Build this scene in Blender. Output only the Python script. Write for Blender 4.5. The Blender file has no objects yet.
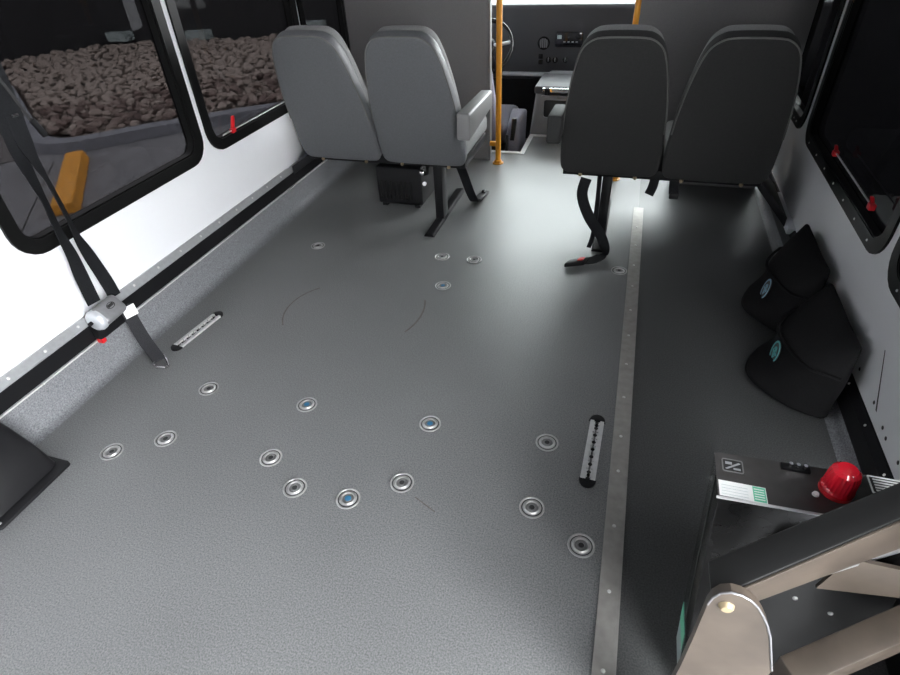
import bpy, bmesh, math, random
from mathutils import Vector, Matrix
random.seed(7)
scene = bpy.context.scene
COL = scene.collection
PI = math.pi

# ------------------------------------------------------------------ camera
cam_d = bpy.data.cameras.new('camera')
cam_d.sensor_width = 36.0
cam_d.lens = 22.315
cam_d.clip_start = 0.02
cam_d.clip_end = 200
cam = bpy.data.objects.new('camera', cam_d)
COL.objects.link(cam)
cx = Vector((0.95742347, 0.28534848, -0.04377844))
cd = Vector((0.14135351, -0.59559766, -0.79074814))
cf = Vector((-0.25171312, 0.75089259, -0.61057418))
cam.matrix_world = Matrix(((cx.x, -cd.x, -cf.x, 0.0),
                           (cx.y, -cd.y, -cf.y, 0.0),
                           (cx.z, -cd.z, -cf.z, 1.30),
                           (0, 0, 0, 1)))
scene.camera = cam

# ------------------------------------------------------------------ colour management, world, light
scene.view_settings.view_transform = 'Standard'
scene.view_settings.look = 'None'
scene.view_settings.gamma = 1.0
scene.view_settings.use_curve_mapping = False
scene.view_settings.exposure = 0.0

world = bpy.data.worlds.new('overcast_sky')
scene.world = world
world.use_nodes = True
wn, wl = world.node_tree.nodes, world.node_tree.links
wn.clear()
wo = wn.new('ShaderNodeOutputWorld')
wb = wn.new('ShaderNodeBackground')
wt = wn.new('ShaderNodeTexCoord')
ws = wn.new('ShaderNodeSeparateXYZ')
wr = wn.new('ShaderNodeValToRGB')
wr.color_ramp.elements[0].position = 0.0
wr.color_ramp.elements[0].color = (0.97, 0.98, 1.0, 1)
wr.color_ramp.elements[1].position = 0.9
wr.color_ramp.elements[1].color = (0.94, 0.97, 1.0, 1)
wl.new(wt.outputs['Generated'], ws.inputs[0])
wl.new(ws.outputs['Z'], wr.inputs[0])
wl.new(wr.outputs[0], wb.inputs['Color'])
wl.new(wb.outputs[0], wo.inputs[0])
wb.inputs['Strength'].default_value = 29.5



# ------------------------------------------------------------------ materials
def new_mat(name):
    m = bpy.data.materials.new(name)
    m.use_nodes = True
    n, l = m.node_tree.nodes, m.node_tree.links
    return m, n, l, n['Principled BSDF']


def mat(name, col, rough=0.5, metal=0.0, noise=0.0, scale=60.0, bump=0.0, bscale=300.0, spec=0.5, coat=0.0, detail=4.0):
    m, n, l, p = new_mat(name)
    p.inputs['Roughness'].default_value = rough
    p.inputs['Metallic'].default_value = metal
    p.inputs['Specular IOR Level'].default_value = spec
    p.inputs['Coat Weight'].default_value = coat
    tc = n.new('ShaderNodeTexCoord')
    if noise > 0:
        t = n.new('ShaderNodeTexNoise')
        t.inputs['Scale'].default_value = scale
        t.inputs['Detail'].default_value = detail
        r = n.new('ShaderNodeValToRGB')
        r.color_ramp.elements[0].position = 0.3
        r.color_ramp.elements[1].position = 0.7
        r.color_ramp.elements[0].color = tuple(c * (1 - noise) for c in col) + (1,)
        r.color_ramp.elements[1].color = tuple(min(1, c * (1 + noise)) for c in col) + (1,)
        l.new(tc.outputs['Object'], t.inputs['Vector'])
        l.new(t.outputs['Fac'], r.inputs[0])
        l.new(r.outputs[0], p.inputs['Base Color'])
    else:
        p.inputs['Base Color'].default_value = tuple(col) + (1,)
    if bump > 0:
        t2 = n.new('ShaderNodeTexNoise')
        t2.inputs['Scale'].default_value = bscale
        t2.inputs['Detail'].default_value = 3
        b = n.new('ShaderNodeBump')
        b.inputs['Strength'].default_value = bump
        b.inputs['Distance'].default_value = 0.002
        l.new(tc.outputs['Object'], t2.inputs['Vector'])
        l.new(t2.outputs['Fac'], b.inputs['Height'])
        l.new(b.outputs[0], p.inputs['Normal'])
    return m


def glass_mat(name, tint, gloss=0.05):
    m = bpy.data.materials.new(name)
    m.use_nodes = True
    n, l = m.node_tree.nodes, m.node_tree.links
    n.clear()
    o = n.new('ShaderNodeOutputMaterial')
    mx = n.new('ShaderNodeMixShader')
    tr = n.new('ShaderNodeBsdfTransparent')
    gl = n.new('ShaderNodeBsdfGlossy')
    lw = n.new('ShaderNodeLayerWeight')
    lw.inputs['Blend'].default_value = 0.5
    pw = n.new('ShaderNodeMath'); pw.operation = 'POWER'; pw.inputs[1].default_value = 5.0
    fr = n.new('ShaderNodeMath'); fr.operation = 'MULTIPLY_ADD'
    fr.inputs[1].default_value = 0.9; fr.inputs[2].default_value = 0.03
    l.new(lw.outputs['Facing'], pw.inputs[0]); l.new(pw.outputs[0], fr.inputs[0])
    gl.inputs['Roughness'].default_value = 0.01
    gl.inputs['Color'].default_value = (gloss * 20,) * 3 + (1,)
    tr.inputs['Color'].default_value = tuple(tint) + (1,)
    l.new(fr.outputs[0], mx.inputs[0])
    l.new(tr.outputs[0], mx.inputs[1])
    l.new(gl.outputs[0], mx.inputs[2])
    l.new(mx.outputs[0], o.inputs[0])
    return m


def floor_mat(name='grey_rubber_floor', k=1.0):
    m, n, l, p = new_mat(name)
    tc = n.new('ShaderNodeTexCoord')
    t1 = n.new('ShaderNodeTexNoise'); t1.inputs['Scale'].default_value = 260; t1.inputs['Detail'].default_value = 2
    t2 = n.new('ShaderNodeTexNoise'); t2.inputs['Scale'].default_value = 3.0; t2.inputs['Detail'].default_value = 5
    r1 = n.new('ShaderNodeValToRGB')
    r1.color_ramp.elements[0].position = 0.3; r1.color_ramp.elements[1].position = 0.75
    r1.color_ramp.elements[0].color = (0.105 * k, 0.108 * k, 0.109 * k, 1); r1.color_ramp.elements[1].color = (0.255 * k, 0.259 * k, 0.259 * k, 1)
    mx = n.new('ShaderNodeMix'); mx.data_type = 'RGBA'; mx.blend_type = 'MULTIPLY'
    mx.inputs['Factor'].default_value = 0.25
    l.new(tc.outputs['Object'], t1.inputs['Vector']); l.new(tc.outputs['Object'], t2.inputs['Vector'])
    l.new(t1.outputs['Fac'], r1.inputs[0])
    l.new(r1.outputs[0], mx.inputs['A']); l.new(t2.outputs['Fac'], mx.inputs['B'])
    l.new(mx.outputs['Result'], p.inputs['Base Color'])
    rr = n.new('ShaderNodeMapRange')
    rr.inputs['To Min'].default_value = 0.33; rr.inputs['To Max'].default_value = 0.46
    l.new(t2.outputs['Fac'], rr.inputs['Value']); l.new(rr.outputs[0], p.inputs['Roughness'])
    p.inputs['Specular IOR Level'].default_value = 0.5
    b = n.new('ShaderNodeBump'); b.inputs['Strength'].default_value = 0.45; b.inputs['Distance'].default_value = 0.001
    l.new(t1.outputs['Fac'], b.inputs['Height']); l.new(b.outputs[0], p.inputs['Normal'])
    return m


M = dict(
    floor=floor_mat(),
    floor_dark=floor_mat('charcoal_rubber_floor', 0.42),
    cove=mat('speckled_grey_cove', (0.17, 0.175, 0.185), 0.55, noise=0.4, scale=230, bump=0.25, detail=2),
    white=mat('white_wall_panel', (0.80, 0.81, 0.83), 0.35, noise=0.015, scale=4),
    ceiling=mat('grey_headliner', (0.16, 0.16, 0.16), 0.8),
    grey_panel=mat('warm_grey_partition', (0.15, 0.145, 0.145), 0.6, noise=0.08, scale=300, bump=0.1),
    black=mat('black_painted_steel', (0.008, 0.008, 0.009), 0.4, bump=0.05, bscale=150, spec=0.2),
    black_gloss=mat('gloss_black_steel', (0.010, 0.010, 0.010), 0.25, spec=0.28, noise=0.2, scale=30),
    black_plastic=mat('black_plastic', (0.009, 0.009, 0.010), 0.42, bump=0.08, bscale=500, spec=0.22),
    black_rubber=mat('black_rubber', (0.010, 0.010, 0.010), 0.6),
    frame=mat('black_window_frame', (0.006, 0.006, 0.006), 0.35, spec=0.14),
    alu=mat('aluminium', (0.62, 0.62, 0.62), 0.45, metal=0.3, noise=0.08, scale=80),
    dull_alu=mat('worn_aluminium_strip', (0.36, 0.345, 0.325), 0.50, metal=0.5, noise=0.10, scale=40),
    rail=mat('grey_painted_rail', (0.42, 0.43, 0.44), 0.35, metal=0.5, noise=0.06, scale=60),
    chrome=mat('chrome', (0.75, 0.75, 0.76), 0.12, metal=1.0),
    steel=mat('zinc_steel', (0.42, 0.42, 0.415), 0.40, metal=0.6, noise=0.08, scale=200),
    screw=mat('bright_screw', (0.72, 0.72, 0.70), 0.35, metal=0.5),
    socket_steel=mat('dark_grey_steel', (0.20, 0.20, 0.20), 0.5, metal=0.4),  # darker steel for the anchor sockets
    dark_hole=mat('dark_socket', (0.02, 0.02, 0.02), 0.6),
    blue=mat('blue_plastic', (0.03, 0.15, 0.28), 0.4),
    retractor=mat('grey_metal_casing', (0.30, 0.30, 0.31), 0.35, metal=0.55, noise=0.06, scale=90),
    silver=mat('silver_cap', (0.62, 0.64, 0.67), 0.3, metal=0.4),
    webbing=mat('black_webbing', (0.011, 0.0115, 0.013), 0.8, noise=0.3, scale=350, bump=0.3, bscale=700, spec=0.12),
    grey_webbing=mat('charcoal_webbing', (0.026, 0.026, 0.029), 0.8, noise=0.25, scale=350, bump=0.3, bscale=700, spec=0.15),
    label=mat('white_label', (0.85, 0.86, 0.85), 0.45),
    green=mat('green_print', (0.13, 0.52, 0.33), 0.45),
    ink=mat('black_print', (0.02, 0.02, 0.02), 0.5),
    grey_ink=mat('grey_print', (0.30, 0.31, 0.32), 0.5),
    red=mat('red_plastic', (0.55, 0.012, 0.018), 0.35),
    seat_grey=mat('grey_vinyl', (0.092, 0.095, 0.100), 0.55, noise=0.10, scale=160, bump=0.2, bscale=420),
    seat_dark=mat('darkened_vinyl', (0.026, 0.026, 0.026), 0.75, noise=0.10, scale=160, bump=0.2, bscale=420, spec=0.25),  # copy of the left seat's vinyl, darkened to match the dim right side
    seat_side=mat('grey_seat_fabric', (0.20, 0.20, 0.20), 0.75, noise=0.12, scale=220, bump=0.25, bscale=500),
    piping=mat('grey_piping', (0.095, 0.095, 0.09), 0.6),
    arm=mat('grey_armrest_plastic', (0.16, 0.16, 0.16), 0.5, bump=0.1),
    cushion=mat('pale_driver_seat_fabric', (0.20, 0.195, 0.235), 0.8, noise=0.12, scale=150, bump=0.2),
    yellow=mat('yellow_powder_coat', (0.72, 0.30, 0.015), 0.38, noise=0.05, scale=20),
    bag=mat('black_nylon_cloth', (0.007, 0.007, 0.0075), 0.8, noise=0.3, scale=250, bump=0.4, bscale=350, spec=0.15),
    teal=mat('teal_embroidery', (0.10, 0.36, 0.36), 0.7),
    pale_blue=mat('pale_blue_embroidery', (0.22, 0.36, 0.46), 0.7),
    lift_reflect=mat('tan_reflection_steel', (0.085, 0.068, 0.054), 0.40, metal=0.1, noise=0.25, scale=14),  # black steel given the tan of its reflections as base colour
    lid=mat('charcoal_lid', (0.048, 0.045, 0.044), 0.45, noise=0.15, scale=40),
    black_satin=mat('satin_black_steel', (0.014, 0.014, 0.014), 0.5, spec=0.3),
    rust=mat('orange_worn_paint', (0.22, 0.11, 0.035), 0.4, noise=0.2, scale=40),
    bolt=mat('yellowed_zinc', (0.40, 0.32, 0.20), 0.4, metal=0.4),
    dash=mat('charcoal_dashboard', (0.045, 0.046, 0.050), 0.55, bump=0.1),
    dash_grey=mat('grey_engine_cover', (0.20, 0.205, 0.21), 0.55, noise=0.06, scale=200, bump=0.1),
    screen=mat('black_screen', (0.006, 0.006, 0.008), 0.1),
    asphalt=mat('grey_paving', (0.17, 0.17, 0.18), 0.85, noise=0.2, scale=8, bump=0.4, bscale=120),
    walk=mat('brown_grey_walkway', (0.125, 0.115, 0.115), 0.85, noise=0.15, scale=10),
    kerb=mat('grey_concrete_kerb', (0.20, 0.205, 0.23), 0.85, noise=0.15, scale=20, bump=0.3),
    stop=mat('yellow_kerb_paint', (0.70, 0.30, 0.03), 0.6, noise=0.15, scale=15),
    soil=mat('brown_soil', (0.06, 0.045, 0.038), 0.9, noise=0.4, scale=20, bump=0.5),
    far=mat('dark_building', (0.012, 0.012, 0.014), 0.7),
    pale=mat('pale_light_gap_and_sticker', (0.34, 0.40, 0.40), 0.6),
    tint=glass_mat('privacy_glass', (0.122, 0.120, 0.122), 0.012),
    dark_tint=glass_mat('dark_privacy_glass', (0.026, 0.026, 0.027), 0.012),
    clear=glass_mat('clear_glass', (0.85, 0.88, 0.87)),
    lens=None,
)


def rock_mat():
    m, n, l, p = new_mat('brown_landscape_rock')
    oi = n.new('ShaderNodeObjectInfo')
    at = n.new('ShaderNodeTexCoord')
    t = n.new('ShaderNodeTexNoise'); t.inputs['Scale'].default_value = 9; t.inputs['Detail'].default_value = 4
    ad = n.new('ShaderNodeMath'); ad.operation = 'ADD'
    mu = n.new('ShaderNodeMath'); mu.operation = 'MULTIPLY'; mu.inputs[1].default_value = 0.55
    r = n.new('ShaderNodeValToRGB')
    e = r.color_ramp.elements
    e[0].position = 0.38; e[0].color = (0.035, 0.024, 0.021, 1)
    e[1].position = 0.95; e[1].color = (0.30, 0.25, 0.22, 1)
    k = e.new(0.68); k.color = (0.17, 0.118, 0.105, 1)
    l.new(at.outputs['Object'], t.inputs['Vector'])
    l.new(oi.outputs['Random'], mu.inputs[0])
    l.new(mu.outputs[0], ad.inputs[0]); l.new(t.outputs['Fac'], ad.inputs[1])
    l.new(ad.outputs[0], r.inputs[0]); l.new(r.outputs[0], p.inputs['Base Color'])
    p.inputs['Roughness'].default_value = 0.85
    return m


M['rock'] = rock_mat()


def lens_mat():
    m, n, l, p = new_mat('red_beacon_lens')
    p.inputs['Base Color'].default_value = (0.78, 0.012, 0.03, 1)
    p.inputs['Roughness'].default_value = 0.12
    p.inputs['Transmission Weight'].default_value = 0.15
    p.inputs['IOR'].default_value = 1.45
    p.inputs['Coat Weight'].default_value = 0.4
    return m


M['lens'] = lens_mat()


# ------------------------------------------------------------------ mesh helpers
class MB:
    """Collects shapes and links them as one mesh object."""

    def __init__(self):
        self.bm = bmesh.new()

    def _xf(self, verts, mtx):
        if mtx is not None:
            bmesh.ops.transform(self.bm, matrix=mtx, verts=verts)

    def box(self, a, b, bevel=0.0, seg=2, mtx=None):
        x0, y0, z0 = [min(p, q) for p, q in zip(a, b)]
        x1, y1, z1 = [max(p, q) for p, q in zip(a, b)]
        t = bmesh.new()
        v = [t.verts.new(p) for p in ((x0, y0, z0), (x1, y0, z0), (x1, y1, z0), (x0, y1, z0),
                                      (x0, y0, z1), (x1, y0, z1), (x1, y1, z1), (x0, y1, z1))]
        for f in ((3, 2, 1, 0), (4, 5, 6, 7), (0, 1, 5, 4), (1, 2, 6, 5), (2, 3, 7, 6), (3, 0, 4, 7)):
            t.faces.new([v[i] for i in f])
        if bevel > 0:
            bmesh.ops.bevel(t, geom=list(t.edges), offset=bevel, segments=seg, profile=0.5, affect='EDGES')
        self._merge(t, mtx)
        return self

    def _merge(self, t, mtx=None):
        if mtx is not None:
            bmesh.ops.transform(t, matrix=mtx, verts=list(t.verts))
        me = bpy.data.meshes.new('tmp')
        t.to_mesh(me)
        t.free()
        self.bm.from_mesh(me)
        bpy.data.meshes.remove(me)

    def hexa(self, pts, bevel=0.0, seg=2):
        """Eight corner points: four of the bottom ring, four of the top ring."""
        t = bmesh.new()
        v = [t.verts.new(p) for p in pts]
        for f in ((3, 2, 1, 0), (4, 5, 6, 7), (0, 1, 5, 4), (1, 2, 6, 5), (2, 3, 7, 6), (3, 0, 4, 7)):
            t.faces.new([v[i] for i in f])
        bmesh.ops.recalc_face_normals(t, faces=list(t.faces))
        if bevel > 0:
            bmesh.ops.bevel(t, geom=list(t.edges), offset=bevel, segments=seg, profile=0.5, affect='EDGES')
        self._merge(t)
        return self

    def prism(self, poly, origin, u, v, depth, bevel=0.0, seg=3):
        """poly in (u, v) coordinates from origin, pushed along u x v by depth."""
        o, u, v = Vector(origin), Vector(u).normalized(), Vector(v).normalized()
        w = u.cross(v)
        t = bmesh.new()
        vs = [t.verts.new(o + u * p[0] + v * p[1]) for p in poly]
        f = t.faces.new(vs)
        r = bmesh.ops.extrude_face_region(t, geom=[f])
        bmesh.ops.translate(t, verts=[g for g in r['geom'] if isinstance(g, bmesh.types.BMVert)], vec=w * depth)
        bmesh.ops.recalc_face_normals(t, faces=list(t.faces))
        if bevel > 0:
            caps = [fc for fc in t.faces if len(fc.verts) == len(poly)]
            es = list({e for fc in caps for e in fc.edges})
            bmesh.ops.bevel(t, geom=es, offset=bevel, segments=seg, profile=0.6, affect='EDGES')
        self._merge(t)
        return self

    def tube(self, pts, r, seg=12, cap=True):
        pts = [Vector(p) for p in pts]
        rs = r if isinstance(r, (list, tuple)) else [r] * len(pts)
        rings = []
        up = Vector((0.123, 0.3, 0.97))
        for i, p in enumerate(pts):
            d = (pts[min(i + 1, len(pts) - 1)] - pts[max(i - 1, 0)]).normalized()
            a = d.cross(up)
            if a.length < 1e-4:
                a = d.cross(Vector((1, 0, 0)))
            a.normalize()
            b = d.cross(a).normalized()
            rings.append([self.bm.verts.new(p + (a * math.cos(k * 2 * PI / seg) + b * math.sin(k * 2 * PI / seg)) * rs[i]) for k in range(seg)])
        for i in range(len(rings) - 1):
            for k in range(seg):
                self.bm.faces.new((rings[i][k], rings[i][(k + 1) % seg], rings[i + 1][(k + 1) % seg], rings[i + 1][k]))
        if cap:
            self.bm.faces.new(rings[0][::-1])
            self.bm.faces.new(rings[-1])
        return self

    def lathe(self, prof, center=(0, 0, 0), axis=(0, 0, 1), seg=32):
        """prof: list of (radius, height)."""
        q = Vector((0, 0, 1)).rotation_difference(Vector(axis).normalized())
        c = Vector(center)
        rings = []
        for r, h in prof:
            if r < 1e-6:
                rings.append([self.bm.verts.new(c + q @ Vector((0, 0, h)))])
            else:
                rings.append([self.bm.verts.new(c + q @ Vector((r * math.cos(k * 2 * PI / seg), r * math.sin(k * 2 * PI / seg), h))) for k in range(seg)])
        for a, b in zip(rings[:-1], rings[1:]):
            for k in range(seg):
                k2 = (k + 1) % seg
                if len(a) == 1 and len(b) == 1:
                    continue
                if len(a) == 1:
                    self.bm.faces.new((a[0], b[k2], b[k]))
                elif len(b) == 1:
                    self.bm.faces.new((a[k], a[k2], b[0]))
                else:
                    self.bm.faces.new((a[k], a[k2], b[k2], b[k]))
        return self

    def ribbon(self, pts, wdirs, width, th=0.0022, sub=6):
        """A strap through pts; wdirs gives the across direction (one for all, or one per point)."""
        pts = [Vector(p) for p in pts]
        if isinstance(wdirs[0], (int, float)):
            wdirs = [wdirs] * len(pts)
        wd = [Vector(w).normalized() for w in wdirs]
        n = len(pts)
        P, W = [], []
        for i in range(n - 1):
            p0, p1, p2, p3 = pts[max(i - 1, 0)], pts[i], pts[i + 1], pts[min(i + 2, n - 1)]
            for s in range(sub):
                t = s / sub
                P.append(0.5 * ((2 * p1) + (p2 - p0) * t + (2 * p0 - 5 * p1 + 4 * p2 - p3) * t * t + (3 * p1 - p0 - 3 * p2 + p3) * t ** 3))
                W.append(wd[i].lerp(wd[i + 1], t).normalized())
        P.append(pts[-1]); W.append(wd[-1])
        rings = []
        for i, (p, w) in enumerate(zip(P, W)):
            d = (P[min(i + 1, len(P) - 1)] - P[max(i - 1, 0)]).normalized()
            nn = d.cross(w).normalized()
            w2 = nn.cross(d).normalized()
            rings.append([self.bm.verts.new(p + w2 * a * width / 2 + nn * b * th / 2) for a, b in ((-1, -1), (1, -1), (1, 1), (-1, 1))])
        for a, b in zip(rings[:-1], rings[1:]):
            for k in range(4):
                self.bm.faces.new((a[k], a[(k + 1) % 4], b[(k + 1) % 4], b[k]))
        self.bm.faces.new(rings[0][::-1]); self.bm.faces.new(rings[-1])
        return self

    def ring_frame(self, outer, inner, origin, u, v, depth):
        """Frame between two loops with the same number of points (u, v coordinates)."""
        o, u, v = Vector(origin), Vector(u).normalized(), Vector(v).normalized()
        w = u.cross(v) * depth
        mk = lambda l, off: [self.bm.verts.new(o + u * p[0] + v * p[1] + off) for p in l]
        a0, b0 = mk(outer, Vector()), mk(inner, Vector())
        a1, b1 = mk(outer, w), mk(inner, w)
        n = len(outer)
        for k in range(n):
            j = (k + 1) % n
            self.bm.faces.new((a0[k], b0[k], b0[j], a0[j]))
            self.bm.faces.new((a1[k], a1[j], b1[j], b1[k]))
            self.bm.faces.new((a0[k], a0[j], a1[j], a1[k]))
            self.bm.faces.new((b0[k], b1[k], b1[j], b0[j]))
        return self

    def build(self, name, material, parent=None, smooth=True, angle=40, mods=None):
        bmesh.ops.recalc_face_normals(self.bm, faces=list(self.bm.faces))
        me = bpy.data.meshes.new(name)
        self.bm.to_mesh(me)
        self.bm.free()
        for m in (material if isinstance(material, (list, tuple)) else [material]):
            me.materials.append(m)
        if smooth and len(me.polygons):
            me.polygons.foreach_set('use_smooth', [True] * len(me.polygons))
            try:
                me.set_sharp_from_angle(angle=math.radians(angle))
            except Exception:
                pass
        o = bpy.data.objects.new(name, me)
        COL.objects.link(o)
        if parent is not None:
            par(o, parent)
        return o


def par(o, p):
    """Parent while keeping the world position."""
    bpy.context.view_layer.update()
    mw = o.matrix_world.copy()
    o.parent = p
    o.matrix_parent_inverse = p.matrix_world.inverted()
    o.matrix_world = mw


def empty(name, loc, label, cat, group=None):
    o = bpy.data.objects.new(name, None)
    o.empty_display_size = 0.05
    o.location = loc
    COL.objects.link(o)
    bpy.context.view_layer.update()
    return tag(o, label, cat, group)


def tag(o, label=None, cat=None, group=None, kind=None):
    if label: o['label'] = label
    if cat: o['category'] = cat
    if group: o['group'] = group
    if kind: o['kind'] = kind
    return o


def struct(o):
    o['kind'] = 'structure'
    return o


def rrect(x0, y0, x1, y1, r, seg=6):
    out = []
    for (ccx, ccy, a0) in ((x1 - r, y0 + r, -PI / 2), (x1 - r, y1 - r, 0), (x0 + r, y1 - r, PI / 2), (x0 + r, y0 + r, PI)):
        for k in range(seg + 1):
            a = a0 + k * PI / 2 / seg
            out.append((ccx + r * math.cos(a), ccy + r * math.sin(a)))
    return out


def subsurf(o, lv=2):
    m = o.modifiers.new('subdivision', 'SUBSURF')
    m.levels = m.render_levels = lv
    return o


def copies(src, parent, locs):
    """Copy a small part to each further place (offsets from the first)."""
    for d in locs:
        c = src.copy()
        COL.objects.link(c)
        c.parent = parent
        c.matrix_parent_inverse = src.matrix_parent_inverse.copy()
        c.location = src.location + Vector(d)


def screws(parent, pts, axis, r=0.004, h=0.002, material=None, name='screw'):
    """One domed screw head at each point, each a part of its own."""
    p0 = Vector(pts[0])
    mb = MB().lathe([(r, 0), (r * 0.9, h * 0.6), (r * 0.5, h), (0, h)], (0, 0, 0), axis, 10)
    o = mb.build(name, material or M['screw'])
    o.location = p0
    par(o, parent)
    for p in pts[1:]:
        c = o.copy()
        COL.objects.link(c)
        c.parent = parent
        c.matrix_parent_inverse = o.matrix_parent_inverse.copy()
        c.location = Vector(p)


def text(body, size, mtx, material, parent, name='lettering', extrude=0.0002):
    cu = bpy.data.curves.new(name, 'FONT')
    cu.body = body
    cu.size = size
    cu.extrude = extrude
    cu.align_x = 'CENTER'
    cu.align_y = 'CENTER'
    tmp = bpy.data.objects.new(name, cu)
    COL.objects.link(tmp)
    bpy.context.view_layer.update()
    me = bpy.data.meshes.new_from_object(tmp.evaluated_get(bpy.context.evaluated_depsgraph_get()))
    bpy.data.objects.remove(tmp)
    me.materials.clear()
    me.materials.append(material)
    o = bpy.data.objects.new(name, me)
    COL.objects.link(o)
    o.matrix_world = mtx
    par(o, parent)
    return o


def frame_mtx(o, x, z):
    """Matrix with local x along x, local z along z."""
    x, z = Vector(x).normalized(), Vector(z).normalized()
    y = z.cross(x).normalized()
    return Matrix(((x.x, y.x, z.x, o[0]), (x.y, y.y, z.y, o[1]), (x.z, y.z, z.z, o[2]), (0, 0, 0, 1)))


# ================================================================== SETTING
XL, XR = -1.715, 0.755            # inner faces of the side walls
YB, YF = -1.15, 3.62              # rear wall and cab step
ZC = 1.95                         # ceiling

floor = struct(MB().box((-1.75, YB, -0.06), (0.115, YF, 0.0)).build('floor', M['floor'], smooth=False))
# darker flooring sheet to the right of the cover strip
struct(MB().box((0.115, YB, -0.06), (0.80, YF, 0.0)).build('floor_right', M['floor_dark'], smooth=False))
# coved skirting of speckled vinyl
def cove(name, xb, xw, zt):
    s = 1 if xw > xb else -1
    pr = [(xb - s * 0.015, 0.0015), (xb, 0.003), (xb + s * 0.012, 0.008), (xb + s * 0.021, 0.018), (xb + s * 0.026, 0.032), (xw - s * 0.004, zt), (xw + s * 0.02, zt), (xw + s * 0.02, 0.0008)]
    mb = MB()
    rings = [[mb.bm.verts.new((x, y, z)) for x, z in pr] for y in (YB, YF)]
    n = len(pr)
    for k in range(n):
        mb.bm.faces.new((rings[0][k], rings[0][(k + 1) % n], rings[1][(k + 1) % n], rings[1][k]))
    mb.bm.faces.new(rings[0][::-1]); mb.bm.faces.new(rings[1])
    return struct(mb.build(name, M['cove'], angle=60))


cove('baseboard_left', -1.672, XL + 0.005, 0.142)
cove('baseboard_right', 0.722, XR - 0.005, 0.045)


def wall_with_holes(name, x, y0, y1, z0, z1, holes, side):
    """Side wall panel with rounded window openings; side = +1 thickens towards +x."""
    mb = MB()
    seg = 6
    cuts = [y0] + [(holes[k][1] + holes[k + 1][0]) / 2 for k in range(len(holes) - 1)] + [y1]
    for (ha, hb, hz0, hz1), ca, cb in zip(holes, cuts[:-1], cuts[1:]):
        inner = rrect(ha, hz0, hb, hz1, 0.085, seg)
        # the cell's own boundary, point for point: arc midpoints go to the corners
        outer = []
        for q, (ex, ez, sx, sz) in enumerate(((cb, z0, 1, -1), (cb, z1, 1, 1), (ca, z1, -1, 1), (ca, z0, -1, -1))):
            for k in range(seg + 1):
                p = inner[q * (seg + 1) + k]
                first = k < seg / 2
                if k == seg // 2:
                    outer.append((ex, ez))
                elif first == (q % 2 == 0):
                    outer.append((p[0], ez))
                else:
                    outer.append((ex, p[1]))
        mb.ring_frame(outer, inner, (x, 0, 0), (0, 1, 0), (0, 0, 1), side * 0.035)
    return struct(mb.build(name, M['white'], smooth=False))


LWIN = [(1.035, 1.957), (1.990, 2.905), (2.93, 3.485)]
LZ = (0.492, 1.33)
RWIN = [(1.09, 1.645), (1.695, 2.822), (2.885, 3.46)]
RZ = (0.42, 1.30)
wl_ = wall_with_holes('wall_left', XL, YB, 5.4, -0.7, ZC, [(a + 0.012, b - 0.012, LZ[0] + 0.012, LZ[1] - 0.012) for a, b in LWIN], -1)
wr_ = wall_with_holes('wall_right', XR, 1.02, 3.60, -0.05, ZC, [(a + 0.012, b - 0.012, RZ[0] + 0.012, RZ[1] - 0.012) for a, b in RWIN], 1)
# strip of right wall above and behind the lift doorway, and above the entry door
struct(MB().box((XR, YB, -0.05), (XR + 0.035, -1.05, ZC)).box((XR, -1.05, 1.85), (XR + 0.035, 1.02, ZC)).build('wall_right_rear', M['white'], smooth=False))
struct(MB().box((XR, 3.60, 1.75), (XR + 0.035, 5.4, ZC)).box((XR, 4.45, -0.7), (XR + 0.035, 5.4, 0.5)).build('wall_right_cab', M['white'], smooth=False))
ed = struct(MB().box((XR + 0.004, 3.60, -0.7), (XR + 0.034, 4.45, 0.55)).build('door_1', M['frame'], smooth=False))
MB().box((XR + 0.014, 3.62, 0.55), (XR + 0.020, 4.44, 1.75)).build('pane', M['tint'], ed, smooth=False)
struct(MB().box((-1.75, YB - 0.04, -0.06), (0.79, YB, ZC)).build('wall_rear', M['ceiling'], smooth=False))
struct(MB().box((-1.75, YB - 0.04, ZC), (0.79, 5.45, ZC + 0.04)).build('ceiling', M['ceiling'], smooth=False))
struct(MB().box((-1.75, 5.4, -0.7), (0.79, 5.44, 0.75)).box((-1.75, 5.4, 1.75), (0.79, 5.44, ZC)).build('wall_front', M['dash'], smooth=False))
struct(MB().box((-1.75, 3.62, -0.35), (0.79, 5.42, -0.30)).build('floor_cab', M['black_plastic'], smooth=False))
struct(MB().box((-1.70, 3.60, -0.30), (0.755, 3.618, -0.005)).build('trim_step_riser', M['black_plastic'], smooth=False))
ws_ = struct(MB().box((-1.6, 5.41, 0.76), (0.64, 5.42, 1.74)).build('window_windscreen', M['clear'], smooth=False))


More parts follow.
